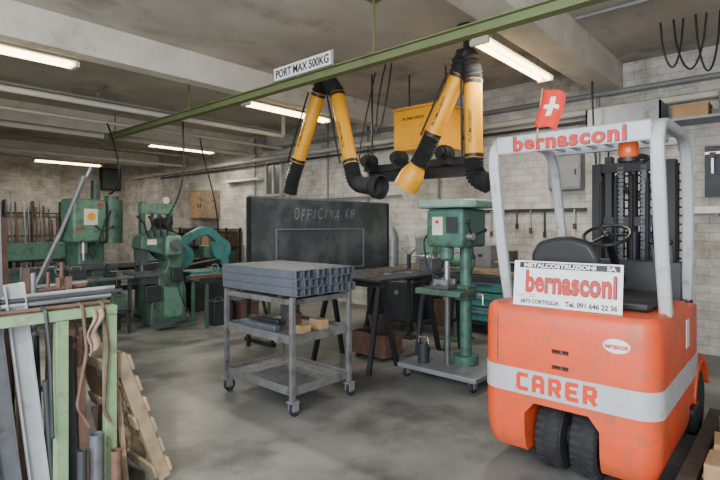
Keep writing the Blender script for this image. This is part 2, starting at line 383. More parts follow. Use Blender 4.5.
obj('label_plate', MB().bx(.8, .9, -.523, -.519, .76, .94), M_signw, F)
obj('chassis', MB().bx(.955, 1.62, -.40, .40, .22, .62).bx(.955, 1.25, -.455, .455, .34, .98), M_blackm, F)
obj('front_cowl', MB().prism([(1.28, .6), (1.62, .6), (1.62, 1.0), (1.5, 1.28), (1.4, 1.28)], .82, MXY), M_blackm, F, bev=.01)
for s in (-1, 1):
    arc = [(1.44+.35*math.cos(a), .24+.35*math.sin(a)) for a in [math.radians(k) for k in range(10, 175, 15)]]
    arc2 = [(1.44+.30*math.cos(a), .24+.30*math.sin(a)) for a in [math.radians(k) for k in range(170, 5, -15)]]
    obj('fender', MB().prism(arc+arc2, .2, Matrix(((1, 0, 0, 0), (0, 0, -1, s*.43), (0, 1, 0, 0), (0, 0, 0, 1)))), M_orange, F)
    TT = Matrix.Translation((1.44, s*.43, .24)) @ Matrix.Rotation(math.pi/2, 4, 'X')
    w = obj('drive_wheel', MB().lathe([(.12, -.085), (.22, -.085), (.24, -.06), (.24, .06), (.22, .085), (.12, .085)], TT, 32), M_rub, F)
    obj('rim', MB().lathe([(.04, -.08), (.12, -.086), (.12, .086), (.04, .08)], TT, 24), M_dark, w)
for s in (-1, 1):
    T = Matrix.Translation((.27, s*.105, .215)) @ Matrix.Rotation(math.pi/2, 4, 'X')
    lw = MB().lathe([(.1, -.075), (.195, -.078), (.212, -.055), (.213, .055), (.195, .078), (.1, .075)], T, 36)
    for k in range(30):
        a = k/30*TAU
        for q in (-1, 1):
            lw.box((.27+.2115*math.cos(a), s*.105+q*.042, .215+.2115*math.sin(a)), (.008, .055, .022), Matrix.Rotation(-a, 3, 'Y'))
    w = obj('rear_wheel', lw, M_rub, F)
    obj('hub', MB().lathe([(.03, -.08), (.1, -.07), (.1, .07), (.03, .08)], T, 24), M_steel, w)
obj('steer_axle', MB().cyl((.27, 0, .215), (.27, 0, .45), .03).cyl((.27, -.03, .215), (.27, .03, .215), .04), M_blackm, F)
for s in (-1, 1):
    y = s*.485
    obj('guard_frame', MB().tube(fillet([(.36, y, TOP-.02), (.24, y, 1.4), (.09, y, 2.14), (1.13, y*.96, 2.18), (1.27, y*.96, 1.75), (1.42, y*.9, 1.0)], .22, 10), .04, ww=(.07, .056)), M_white, F, bev=.014)
obj('rear_crossbar', MB().box((.11, 0, 2.09), (.02, .92, .115)), M_white, F, bev=.01)
text('lettering', 'bernasconi', M_black, F, (.0985, .0, 2.09), FX, .68, .10, off=.05, space=1.12)
text('lettering', 'bernasconi', M_red, F, (.0965, .0, 2.09), FX, .67, .091, off=.03, space=1.12)
for k in range(7):
    y = -.36+k*.12; obj('roof_bar', MB().bar((.2, y, 2.155), (1.12, y, 2.165), .035, .02), M_white, F)
obj('front_crossbar', MB().bar((1.12, -.45, 2.155), (1.12, .45, 2.155), .06, .05), M_white, F)
obj('seat', MB().bx(.42, .86, -.15, .3, TOP+.08, TOP+.18), M_seat, F, bev=.04)
obj('seat_back', MB().prism([(-.22, 0), (.22, 0), (.22, .2), (.17, .29), (.05, .325), (-.05, .325), (-.17, .29), (-.22, .2)], .09, Matrix.Translation((.40, .10, 1.16)) @ Matrix.Rotation(-.12, 4, 'Y') @ MYZ), M_seat, F, bev=.03)
obj('seat_base', MB().bx(.45, .84, -.11, .25, TOP+.055, TOP+.09), M_blackm, F)
sw = MB(); cx = V((.96, -.0, 1.485)); ax = V((-.45, 0, .88)).normalized(); fm = frame(V((0, 0, 0)), ax).to_3x3()
sw.tube([cx+fm@V((math.cos(a/24*TAU)*.16, math.sin(a/24*TAU)*.16, 0)) for a in range(24)], .014, 8, closed=True)
for a in (0, 2.1, 4.2): sw.tube([cx, cx+fm@V((math.cos(a)*.155, math.sin(a)*.155, 0))], .011, 6)
sw.sph(cx, .03)
w = obj('steering_wheel', sw, M_black, F)
obj('steering_column', MB().tube([cx, (1.2, .0, 1.25), (1.4, .0, 1.1)], .03, 10), M_black, w)
for k in range(3):
    lv = obj('control_lever', MB().tube([(1.42, -.22-.06*k, 1.25), (1.33, -.22-.06*k, 1.42)], .008, 6), M_chrome, F)
    obj('knob', MB().sph((1.33, -.22-.06*k, 1.43), .022), M_black, lv)
for s in (-1, 1):
    obj('mast_rail', MB().bx(1.68, 1.80, s*.28-.04, s*.28+.04, .1, 2.1), M_black, F, bev=.004)
    obj('inner_rail', MB().bx(1.70, 1.79, s*.19-.03, s*.19+.03, .12, 2.16), M_blackm, F, bev=.004)
    ch = MB().bx(1.694, 1.698, s*.09-.004, s*.09+.004, .35, 2.07)
    for k in range(48): ch.bx(1.69, 1.702, s*.09-.024, s*.09+.024, .35+k*.036, .35+k*.036+.026)
    obj('lift_chain', ch, M_rawst, F)
    obj('fork', MB().bar((1.93, s*.25, .08), (3.05, s*.25, .06), .10, .035).bx(1.91, 1.95, s*.25-.05, s*.25+.05, .07, .55), M_blackm, F, bev=.005)
    obj('tilt_ram', MB().cyl((1.3, s*.33, .5), (1.68, s*.29, .66), .03), M_blackm, F)
for z in (2.02, 1.55, 1.1, .17): obj('mast_crosshead', MB().bx(1.69, 1.80, -.31, .31, z, z+.08), M_black, F)
obj('lift_cylinder', MB().cyl((1.75, 0, .15), (1.75, 0, 1.5), .055).cyl((1.75, 0, 1.5), (1.75, 0, 2.05), .035), M_blackm, F)
lb = MB()
for k in range(17): lb.bx(1.86, 1.88, -.40+k*.046-.009, -.40+k*.046+.009, .55, 2.08)
for k in range(22): lb.bx(1.86, 1.88, -.41, .345, .55+k*.072, .566+k*.072)
obj('load_backrest', lb, M_black, F)
for k in range(5): obj('hydraulic_hose', MB().tube(fillet([(1.66, -.24+.12*k, .6), (1.66, -.24+.12*k, 1.95), (1.72, -.24+.12*k, 2.0), (1.72, -.24+.12*k, 1.2)], .06), .014, 8), M_hose, F)
be = obj('warning_beacon', MB().lathe([(.045, 0), (.055, .02), (.055, .08), (.045, .11), (.02, .125)], Matrix.Translation((.3, -.3, 1.965)), 20), M_amber, F)
obj('beacon_base', MB().cyl((.3, -.3, 1.94), (.3, -.3, 1.965), .06).bx(.28, .32, -.31, -.29, 1.935, 1.945), M_black, be)
obj('beacon_bracket', MB().tube([(.3, -.3, 1.94), (.3, -.38, 1.935), (.2, -.465, 1.96)], .01, 8), M_blackm, F)
# company sign
S = thing('company_sign', 'white company sign with large red lettering propped on the forklift rear', 'sign', (3.06, 1.07, TOP+.002), 0)
S.rotation_euler = (0, .12, math.radians(2))
obj('board', MB().bx(-.004, .004, -.32, .32, .0, .285), M_signw, S, bev=.001)
obj('black_band', MB().bx(-.0055, -.004, -.305, .285, .24, .276), M_black, S)
text('heading', 'METALCOSTRUZIONI', M_signw, S, (-.0065, .04, .258), FX, .43, .026, off=.035)
text('heading', 'SA', M_signw, S, (-.0065, -.26, .258), FX, .05, .026, off=.035)
text('company_name', 'bernasconi', M_black, S, (-.0055, -.025, .155), FX, .535, .145, off=.05, space=1.05)
text('company_name', 'bernasconi', M_red, S, (-.0074, -.025, .155), FX, .525, .135, off=.028, space=1.05)
text('address', '6873 CORTEGLIA', M_black, S, (-.0055, .15, .03), FX, .24, .027, off=.03)
text('telephone', 'Tel. 091 646 22 36', M_black, S, (-.0055, -.15, .032), FX, .29, .032, off=.03)
for k in range(2): obj('thin_rule', MB().bx(-.0052, -.004, .17, .305-.02*k, .058+k*.013, .061+k*.013), M_blue, S)
# Swiss flag
FL = thing('flag', 'small red flag with white cross on top of the forklift guard', 'flag', (3.08, 1.23, 2.09))
obj('staff', MB().cyl((0, .02, 0), (0, -.02, .33), .006, seg=8), M_wood, FL)
def fs(o):
    def f(u, v):
        return V((-.012-o-.014*math.sin(u*6), -.03-u*.135+.05*v-.008*math.sin(v*5), .33-v*.225-u*.05-.01*math.sin(u*7)))
    return f
cl = obj('cloth', MB().grid(fs(0), 20, 20), M_flag, FL); sm = cl.modifiers.new('s', 'SOLIDIFY'); sm.thickness = .002
obj('white_cross', MB().grid(fs(.003), 20, 20, keep=lambda u, v: (abs(u-.5) < .1 and abs(v-.45) < .23) or (abs(v-.45) < .075 and abs(u-.5) < .32)), M_signw, FL)

# ------------------------------------------------------------ TROLLEY
T = thing('steel_trolley', 'grey three-tier steel trolley on casters loaded with square tubes', 'trolley', (2.945, 3.54, 0))
hx, hy = .335, .47
for sx in (-1, 1):
    for sy in (-1, 1):
        obj('post', MB().bx(sx*hx-.02, sx*hx+.02, sy*hy-.02, sy*hy+.02, .13, .97), M_trol, T, bev=.003)
        TT = Matrix.Translation((sx*hx+.03, sy*hy, .056)) @ Matrix.Rotation(math.pi/2, 4, 'X')
        w = obj('caster', MB().lathe([(.012, -.017), (.05, -.017), (.056, -.01), (.056, .01), (.05, .017), (.012, .017)], TT, 20), M_rub, T)
        obj('caster_fork', MB().bx(sx*hx-.02, sx*hx+.045, sy*hy-.032, sy*hy-.024, .05, .12).bx(sx*hx-.02, sx*hx+.045, sy*hy+.024, sy*hy+.032, .05, .12).bx(sx*hx-.035, sx*hx+.045, sy*hy-.035, sy*hy+.035, .118, .13), M_steel, w)
        obj('hub', MB().cyl((sx*hx+.03, sy*hy-.021, .056), (sx*hx+.03, sy*hy+.021, .056), .03), M_rust, w)
for z in (.2, .62, .94):
    s_ = MB().bx(-hx, hx, -hy, hy, z, z+.006)
    for a in (-1, 1): s_.bx(-hx, hx, a*hy-.004, a*hy+.004, z-.035, z+.035 if z < .9 else z+.01).bx(a*hx-.004, a*hx+.004, -hy, hy, z-.035, z+.035 if z < .9 else z+.01)
    obj('shelf', s_, M_trol, T)
for k in range(2): tag(obj('spacer_bar', MB().bx(2.64, 3.25, 3.25+k*.55, 3.29+k*.55, .951, .978), M_rust), ['near', 'far'][k]+' rusty spacer bar between trolley top and tubes', 'spacer')
first = tag(obj('square_tube', MB().sqtube((0, -.53, 0), (0, .53, 0), .069, .069, .007), M_tubes), 'raw steel square tube stacked on the top of the grey trolley', 'steel tube', 'square tubes on the trolley')
for r in range(3):
    for k in range(9):
        o = first if (r == 0 and k == 0) else first.copy()
        if o is not first: C.objects.link(o)
        o.location = (2.945-.31+k*.0765, 3.54+random.uniform(-.02, .02), .979+r*.0715)
for i, (x, y, sx, sy, sz, m, nm, l, c) in enumerate((
    (-.1, -.33, .12, .09, .07, M_wood, 'wood_block', 'pale wood block at the near edge of the trolley middle shelf', 'wood block'),
    (.12, -.30, .1, .16, .09, M_card, 'wood_block', 'brown wood block on the right of the trolley middle shelf', 'wood block'),
    (.0, -.1, .09, .12, .14, M_rust, 'small_box', 'small brown box in the middle of the trolley shelf', 'box'),
    (-.22, .12, .07, .5, .05, M_tubes, 'steel_offcut', 'long grey steel offcut at the left of the middle shelf', 'steel offcut'),
    (-.1, .2, .06, .4, .07, M_dark, 'steel_offcut', 'dark steel offcut behind the long grey one on the shelf', 'steel offcut'),
    (.17, .15, .14, .12, .16, M_rawst, 'toolbox', 'dark steel box at the back of the trolley middle shelf', 'box'))):
    tag(obj(nm, MB().box((2.945+x, 3.54+y, .6265+sz/2), (sx, sy, sz), Matrix.Rotation(i*.05-.12, 3, 'Z')), m, bev=.006), l, c)

# ------------------------------------------------------------ big dark steel sheet
B = thing('steel_sheet_screen', 'large dark upright steel sheet with faint chalk writing behind the trolley', 'steel sheet', (5.2, 5.3, 0))
obj('sheet', MB().bx(-1.42, 1.42, -.012, .012, .62, 1.93), M_sheet, B)
obj('top_edge', MB().bx(-1.44, 1.44, -.025, .02, 1.92, 1.94), M_steel, B)
for s in (-1, 1):
    obj('upright', MB().bx(s*1.43-.02, s*1.43+.02, -.025, .02, 0, 1.92), M_blackm, B)
    obj('foot', MB().bx(s*1.25-.03, s*1.25+.03, -.3, .3, 0, .05).bar((s*1.25, -.27, .05), (s*1.25, -.02, .7), .03, .03), M_blackm, B)
random.seed(3)
for i, chh in enumerate('OFFICINA K8'):
    if chh == ' ': continue
    rr = Matrix.Rotation(random.uniform(-.25, .25), 3, 'Y')
    text('chalk_letter', chh, M_chalk, B, (-.62+i*.115, -.0135, 1.72+random.uniform(-.025, .025)), rr @ FY, .03 if chh == 'I' else random.uniform(.07, .11), random.uniform(.12, .18), off=-.02, shear=.25, ext=.0005)
x0, x1, z0, z1 = -1.0, .78, .9, 1.5
fr = MB()
fr.bar((x0, -.03, z0), (x0, -.03, z1), .02, .02).bar((x1, -.03, z0), (x1, -.03, z1), .02, .02).bar((x0, -.03, z1), (x1, -.03, z1), .02, .02).bar((x0, -.03, z0), (x1, -.03, z0), .02, .02)
obj('inner_frame', fr, M_steel, B)

# ------------------------------------------------------------ fume extraction arms
def corrug(p, r, n=26, amp=.01):
    q = fillet(p, .16, 8); L = [0]
    for i in range(1, len(q)): L.append(L[-1]+(q[i]-q[i-1]).length)
    out, rr = [], []
    for k in range(2*n+1):
        t = L[-1]*k/(2*n); i = 0
        while i < len(L)-2 and L[i+1] < t: i += 1
        f = (t-L[i])/max(1e-6, L[i+1]-L[i]); out.append(q[i].lerp(q[i+1], f)); rr.append(r+(amp if k % 2 else -amp))
    return MB().tube(out, rr, 18)
def earm(label, X, top, lt, lb, lh, rt, rb_, rh, hood_left, r):
    c = onx(*top, X)
    A = thing('extraction_arm', label, 'fume extraction arm', (c.x, c.y, 0))
    Q = lambda p: onx(*p, X)-V((c.x, c.y, 0))
    T0 = V((0, 0, c.z))
    obj('ceiling_mount', MB().cyl((0, 0, ZC-.02), (0, 0, ZC), .1).cyl((0, 0, c.z), (0, 0, ZC-.02), .03), M_blackm, A)
    for (a, b_, h, nm) in ((lt, lb, lh, 'left'), (rt, rb_, rh, 'right')):
        pa, pb, ph = Q(a), Q(b_), Q(h)
        tb_ = obj('duct_tube', MB().cyl(pa, pb, r, seg=28), M_yel, A)
        for t in (.03, .97):
            q = pa.lerp(pb, t); d = (pb-pa).normalized()*.018; obj('clamp', MB().cyl(q-d, q+d, r+.008, seg=28), M_blackm, tb_)
        d = (pb-pa).normalized(); off = V((-r-.03, .07, 0))
        obj('support_rod', MB().bar(pa+off, pb+off, .016, .016), M_blackm, tb_)
        e = (ph-pb); mid = pb+d*e.length*.6
        obj('flexible_hose', corrug([pb, mid, ph], r+.004, 14), M_hose, A)
        if (nm == 'left') == hood_left:
            dd = (ph-mid).normalized(); f = frame(V((0, 0, 0)), dd); f.translation = ph; hl = .3 if hood_left else .16
            obj('hood', MB().lathe([(r-.01, 0), (r+.01, .03), (r+.05, hl*.45), (r+.055, hl), (r+.04, hl), (r+.03, hl*.45), (r-.02, .03)], f, 28), M_yel if hood_left else M_hose, A)
        tx = V((0, d.y, d.z)); tx = -tx if tx.z < 0 else tx
        nrm = V((-1, 0, 0)); ty = nrm.cross(tx)
        Rt = Matrix((tx, ty, nrm)).transposed()
        text('lettering', 'PLYMOVENT', M_black, tb_, pa.lerp(pb, .6)+V((-r-.001, 0, 0))+ty*-.01, Rt, .34, .04, off=.01)
    obj('top_hose', corrug([Q(lt), T0+V((0, .04, .0)), T0+V((0, -.04, .0)), Q(rt)], r+.006, 10), M_hose, A)
    return A
earm('left pair of yellow extraction ducts forming an inverted V over the dark sheet', 4.45, (325, 80), (319, 93), (298, 162), (290, 194), (337, 93), (351, 164), (371, 186), False, .09)
earm('right yellow extraction arm with yellow hood, hanging over the green drill press', 4.7, (466, 56), (459, 74), (432, 136), (418, 165), (473, 80), (474, 158), (490, 184), True, .094)
c = onx(427, 125, 5.7)
U = thing('filter_unit', 'yellow box-shaped filter unit hanging between the two duct arms', 'filter unit', (5.7, c.y, 2.58))
obj('casing', MB().bx(-.25, .25, -.39, .39, 0, .56), M_yel, U, bev=.015)
obj('door_panel', MB().bx(-.262, -.251, -.35, .35, .05, .33), M_yel, U, bev=.004)
obj('top_cover', MB().bx(-.26, .26, -.40, .40, .561, .59), M_yel, U, bev=.006)
text('lettering', 'PLYMOVENT', M_black, U, (-.253, .05, .43), FX, .36, .04, off=.02)
for s in (-1, 1): obj('hanger', MB().cyl((0, s*.3, .58), (0, s*.3, 1.12), .012, seg=8), M_blackm, U)
D_ = thing('fan_carrier', 'black beam carrying fan motors directly under the yellow filter unit', 'fan carrier', (5.35, c.y, 2.16))
obj('beam', MB().bx(-.05, .05, -.85, .75, .14, .24).bx(-.05, .05, -.85, .75, .0, .02).bx(-.01, .01, -.85, .75, .02, .14), M_blackm, D_)
for k, y in enumerate((.62, .1, -.6)):
    mt = obj('fan_motor', MB().cyl((-.06, y, .28), (-.24, y, .28), .09).cyl((-.24, y, .28), (-.29, y, .28), .06).bx(-.2, -.05, y-.06, y+.06, .14, .24), M_black, D_)
    for q in (-.09, -.14, -.19): obj('cooling_rib', MB().cyl((q, y, .28), (q-.012, y, .28), .102), M_dark, mt)
for y in (.7, -.8): obj('hanger', MB().cyl((0, y, .24), (0, y, ZC-2.16), .014, seg=8), M_blackm, D_)

# ------------------------------------------------------------ green drill press
P = thing('drill_press', 'green column drill press on grey wheeled base left of the forklift', 'drill press', (4.38, 2.62, 0))
obj('base', MB().bx(-.34, .34, -.42, .48, .10, .15), M_steel, P, bev=.01)
for sx in (-1, 1):
    for sy in (-1, 1):
        TT = Matrix.Translation((sx*.28, sy*.38+.02, .05)) @ Matrix.Rotation(math.pi/2, 4, 'X'); yy = sy*.38+.02
        w = obj('caster', MB().lathe([(.012, -.015), (.05, -.015), (.05, .015), (.012, .015)], TT, 18), M_rub, P)
        obj('caster_fork', MB().bx(sx*.28-.03, sx*.28+.03, yy-.026, yy-.02, .04, .10).bx(sx*.28-.03, sx*.28+.03, yy+.02, yy+.026, .04, .10), M_steel, w)
obj('column', MB().cyl((.08, -.08, .15), (.08, -.08, 1.7), .06, seg=24).cyl((.08, -.08, .15), (.08, -.08, .24), .13), M_drill, P)
tbl = obj('work_table', MB().bx(-.25, .12, -.2, .32, .86, .92).bx(-.02, .16, -.16, 0, .8, .95), M_dgreen, P, bev=.01)
obj('table_crank', MB().tube([(.1, -.18, .86), (.1, -.26, .86), (.1, -.26, .76)], .01, 8), M_chrome, tbl)
obj('table_screw', MB().cyl((-.06, .05, .15), (-.06, .05, .86), .03), M_rawst, tbl)
obj('head', MB().bx(-.22, .25, -.22, .2, 1.34, 1.72).cyl((-.12, .02, 1.2), (-.12, .02, 1.36), .07), M_drill, P, bev=.03)
obj('belt_cover', MB().prism([(-.3, -.24), (-.3, .26), (-.2, .34), (.2, .34), (.32, .2), (.32, -.22), (.2, -.34), (-.2, -.34)], .08, Matrix.Translation((.02, 0, 1.77))), M_pgreen, P, bev=.02)
obj('motor', MB().cyl((.34, -.05, 1.4), (.34, -.05, 1.71), .09, seg=24), M_dgreen, P)
obj('quill', MB().cyl((-.12, .02, 1.02), (-.12, .02, 1.22), .03).cyl((-.12, .02, .96), (-.12, .02, 1.04), .022).cyl((-.12, .02, .93), (-.12, .02, .96), .008), M_chrome, P)
fh = obj('feed_hub', MB().cyl((-.12, -.22, 1.45), (-.12, -.28, 1.45), .035), M_chrome, P)
for a in (0.3, 2.4, 4.5):
    obj('feed_handle', MB().tube([(-.12, -.26, 1.45), (-.12+.2*math.cos(a), -.3, 1.45+.2*math.sin(a))], .008, 6).sph((-.12+.2*math.cos(a), -.3, 1.45+.2*math.sin(a)), .02), M_black, fh)
sb = obj('switch_box', MB().bx(-.235, -.22, .0, .12, 1.46, 1.64), M_house, P)
obj('switch_button', MB().cyl((-.245, .06, 1.59), (-.235, .06, 1.59), .018), M_red, sb)
obj('speed_plate', MB().bx(-.232, -.22, -.16, -.04, 1.48, 1.64), M_dark, P)
obj('coolant_hose', MB().tube(fillet([(.1, .18, 1.5), (-.1, .32, 1.45), (-.15, .24, 1.1), (-.1, .1, 1.0)], .1), .01, 8), M_hose, P)
v_ = thing('machine_vise', 'small grey machine vise on the green drill press table', 'vise', (4.29, 2.68, .922))
obj('base', MB().bx(-.11, .11, -.1, .1, 0, .035), M_rawst, v_, bev=.004)
for s in (-1, 1): obj('jaw', MB().bx(s*.07-.02, s*.07+.02, -.08, .08, .035, .09), M_steel, v_, bev=.003)
obj('screw', MB().cyl((-.2, 0, .05), (-.09, 0, .05), .01), M_chrome, v_)
t = thing('bucket', 'dark swarf bucket standing on the drill press base', 'bucket', (4.2, 2.88, .151))
obj('body', MB().lathe([(.056, 0), (.07, .2), (.064, .2), (.05, .01)], Matrix.Identity(4), 20), M_dark, t)
obj('handle', MB().tube([(0, -.068, .18), (0, -.05, .26), (0, .05, .26), (0, .068, .18)], .005, 6), M_chrome, t)

# ------------------------------------------------------------ black trestles and plate
def trestle(x, y, rz, label):
    t = thing('trestle', label, 'trestle', (x, y, 0), rz)
    obj('top_beam', MB().bx(-.04, .04, -.45, .45, .88, .96), M_blackm, t, bev=.004)
    for sy in (-1, 1):
        for sx in (-1, 1): obj('leg', MB().bar((sx*.02, sy*.38, .9), (sx*.24, sy*.42, 0.0), .045, .045), M_blackm, t)
        obj('brace', MB().bar((-.14, sy*.4, .4), (.14, sy*.4, .4), .03, .03), M_blackm, t)
    return t
trestle(4.1, 3.75, 0, 'near black steel trestle with splayed legs right of the trolley')
trestle(4.95, 3.75, 0, 'rear black steel trestle under the far end of the black plate')
tag(obj('steel_plate', MB().bx(3.95, 5.3, 3.25, 4.25, .96, .985), M_dark, bev=.002), 'black steel plate lying flat across the two black trestles', 'steel plate')
for i, (x, y, a, l, m) in enumerate(((4.3, 3.6, .5, 'rusty bar clamp lying near the front of the black plate', M_rust), (4.6, 3.45, -.3, 'grey bar clamp lying on the right of the black plate', M_steel))):
    t = thing('bar_clamp', l, 'clamp', (x, y, .985), a)
    obj('bar', MB().bx(-.2, .2, -.01, .01, 0, .01), M_rawst, t)
    obj('jaw', MB().bx(-.2, -.17, -.01, .09, 0, .02), m, t); obj('jaw', MB().bx(.1, .13, -.01, .09, 0, .02), m, t)
    obj('handle', MB().cyl((.13, .075, .012), (.24, .075, .012), .012), M_rust, t)
trestle(5.3, 2.75, .15, 'dark trestle with splayed legs right behind the drill press column')
def welder(x, y, rz, m, label):
    t = thing('welding_machine', label, 'welding machine', (x, y, 0), rz)
    obj('case', MB().bx(-.2, .2, -.4, .4, .14, .75), m, t, bev=.03)
    obj('front_panel', MB().bx(-.21, -.2, -.32, .32, .45, .7), M_dark, t)
    for k in range(2): obj('dial', MB().cyl((-.23, -.15+.3*k, .58), (-.21, -.15+.3*k, .58), .035), M_steel, t)
    obj('handle', MB().tube(fillet([(-.15, -.3, .75), (-.15, -.3, .9), (-.15, .3, .9), (-.15, .3, .75)], .05), .014, 8), M_chrome, t)
    for sx in (-1, 1):
        for sy in (-1, 1): obj('wheel', MB().cyl((sx*.14, sy*.33-.02, .07), (sx*.14, sy*.33+.02, .07), .07), M_rub, t)
    obj('torch_cable', MB().tube(fillet([(-.22, 0, .4), (-.3, .05, .3), (-.32, .2, .03), (-.28, .4, .03)], .12), .014, 8), M_hose, t)
welder(5.9, 4.55, .1, M_dark, 'dark grey welding machine behind the black trestles')
welder(6.05, 2.25, -.1, M_redp, 'red welding machine behind the drill press by the back wall')
for x, y, l, m in ((6.9, 5.4, 'tall grey gas cylinder behind the right end of the dark sheet', M_steel), (6.8, 1.4, 'tall blue gas cylinder behind the forklift seat near the wall', M_blue)):
    t = thing('gas_cylinder', l, 'gas cylinder', (x, y, 0))
    obj('body', MB().lathe([(.1, 0), (.115, .02), (.115, 1.3), (.09, 1.42), (.04, 1.5), (.03, 1.53)], Matrix.Identity(4), 26), m, t)
    obj('valve', MB().cyl((0, 0, 1.53), (0, 0, 1.62), .02).cyl((-.05, 0, 1.58), (.05, 0, 1.58), .015), M_chrome, t)
for k in range(6):
    tag(obj('flat_bar', MB().box((4.75+.03*k, 3.98-.05*k, .985+.0075), (.5, .035, .014), Matrix.Rotation(.2, 3, 'Z')), [M_rust, M_rawst][k % 2]), 'flat steel bar lying at the back of the black plate', 'flat bar', 'flat bars on the black plate')
def mbox(x, y, z, h, m, l, k=1.0):
    t = thing('metal_box', l, 'box', (x, y, z)); obj('body', MB().bx(-.14*k, .14*k, -.12*k, .12*k, 0, h), m, t, bev=.008)
    obj('lid', MB().bx(-.145*k, .145*k, -.125*k, .125*k, h, h+.03), m, t, bev=.005); obj('handle', MB().tube(fillet([(-.06, 0, h+.03), (-.06, 0, h+.07), (.06, 0, h+.07), (.06, 0, h+.03)], .02, 3), .007, 6), M_chrome, t)
mbox(5.1, 3.4, .985, .14, M_rawst, 'small steel box on the far right corner of the black plate', .8)
t = thing('profile_stand', 'dark upright roller support standing behind the black plate', 'steel stand', (5.55, 4.05, 0)); obj('upright', MB().bx(-.02, .02, -.02, .02, .02, 1.15), M_dark, t)
obj('foot', MB().bx(-.12, .12, -.12, .12, 0, .02), M_dark, t); obj('v_support', MB().bar((0, -.12, 1.23), (0, 0, 1.15), .03, .02).bar((0, .12, 1.23), (0, 0, 1.15), .03, .02), M_steel, t)
t = thing('scrap_crate', 'rusty steel scrap crate on the floor under the black plate', 'crate', (4.5, 3.75, 0))
obj('bottom', MB().bx(-.16, .16, -.25, .25, .04, .06), M_dark, t)
for s in (-1, 1):
    obj('side', MB().bx(s*.16-.006, s*.16+.006, -.25, .25, .04, .3), M_rust, t); obj('end', MB().bx(-.155, .155, s*.25-.006, s*.25+.006, .04, .3), M_rust, t)
    obj('skid', MB().bx(-.16, .16, s*.18-.02, s*.18+.02, 0, .04), M_dark, t)
for k in range(5):
    tag(obj('scrap_piece', MB().sqtube((4.40+.05*k, 3.60+.03*k, .085), (4.42+.045*k, 3.80-.02*k, .5), .035, .035, .004), [M_rust, M_rawst][k % 2]), 'short tube offcut sticking out of the rusty scrap crate', 'steel offcut', 'offcuts in the scrap crate')

# ------------------------------------------------------------ workbench at back wall
W = thing('workbench', 'long grey-topped workbench with teal drawers along the back brick wall', 'workbench', (6.72, 3.45, 0))
obj('worktop', MB().bx(-.4, .4, -1.4, 1.4, .86, .92), M_gwood, W, bev=.006)
for sx in (-1, 1):
    for sy in (-1.32, 1.32): obj('leg', MB().bx(sx*.35-.03, sx*.35+.03, sy-.03, sy+.03, 0, .86), M_dark, W)
obj('drawer_case', MB().bx(-.36, .36, -.55, .35, .14, .86), M_dark, W)
for k in range(3):
    d = obj('drawer', MB().bx(-.39, -.36, -.5, .3, .2+k*.21, .39+k*.21), M_teal, W, bev=.006)
    obj('drawer_handle', MB().bx(-.41, -.39, -.25, .05, .31+k*.21, .33+k*.21), M_chrome, d)
def vise(x, y, z, rz, m, label, k=1.0):
    t = thing('bench_vise', label, 'vise', (x, y, z), rz)
    obj('body', MB().bx(-.02*k, .16*k, -.07*k, .07*k, 0, .05*k).bx(.0, .1*k, -.05*k, .05*k, .05*k, .2*k), m, t, bev=.008)
    obj('moving_jaw', MB().bx(-.13*k, -.07*k, -.06*k, .06*k, .08*k, .2*k).bx(-.13*k, .0, -.03*k, .03*k, .08*k, .13*k), m, t, bev=.008)
    obj('screw_handle', MB().cyl((-.22*k, 0, .1*k), (-.13*k, 0, .1*k), .012*k).cyl((-.21*k, -.1*k, .1*k), (-.21*k, .1*k, .1*k), .007*k), M_chrome, t)
vise(6.5, 4.25, .92, 0, M_green, 'green bench vise at the left part of the back workbench', 1.7)
vise(6.5, 3.0, .92, .2, M_blackm, 'dark bench vise right of the green one on the back workbench', 1.4)
for i, (y, sx, sy, sz, m, nm, l, c_) in enumerate((
    (4.62, .28, .36, .42, M_steel, 'metal_cabinet', 'grey metal cabinet at the left end of the back workbench', 'cabinet'),
    (3.6, .3, .34, .32, M_steel, 'parts_box', 'grey parts box between the vises on the back workbench', 'box'),
    (2.4, .25, .35, .25, M_card, 'cardboard_box', 'brown cardboard box at the right end of the back workbench', 'box'))):
    t = thing(nm, l, c_, (6.9, y, .92)); obj('body', MB().bx(-sx/2, sx/2, -sy/2, sy/2, 0, sz), m, t, bev=.006)
    obj('lid', MB().bx(-sx/2-.006, sx/2+.006, -sy/2-.006, sy/2+.006, sz-.04, sz+.008), m, t)
    obj('latch', MB().bx(-sx/2-.012, -sx/2, -.03, .03, sz*.5, sz*.5+.04), M_dark, t)
random.seed(11)
for k, y in enumerate((2.68, 2.80, 3.2, 3.33, 3.84, 3.96, 4.06)):
    r = random.uniform(.03, .05); h = random.uniform(.1, .2); x = 6.88+.04*(k % 3)
    tag(obj('can', MB().cyl((x, y, .921), (x, y, .921+h), r).cyl((x, y, .921+h), (x, y, .921+h+.02), r*.5), [M_redp, M_dark, M_steel, M_rust, M_steel, M_dgreen][k % 6]), 'small can or jar standing among the clutter on the back workbench', 'can', 'cans on the back workbench')
for k, (y, m, l) in enumerate(((4.45, M_dark, 'dark box on the floor under the left end of the back workbench'), (4.1, M_rust, 'rusty box on the floor under the back workbench beside the drawers'), (2.6, M_blue, 'blue box on the floor under the right part of the back workbench'))):
    mbox(6.6, y, 0, .38, m, l, 1.1)
t = thing('tool_rail', 'dark steel rail with hooks on the wall above the workbench', 'rail', (7.17, 3.3, 1.75))
obj('rail', MB().bx(-.02, .02, -1.1, 1.1, 0, .05), M_dark, t)
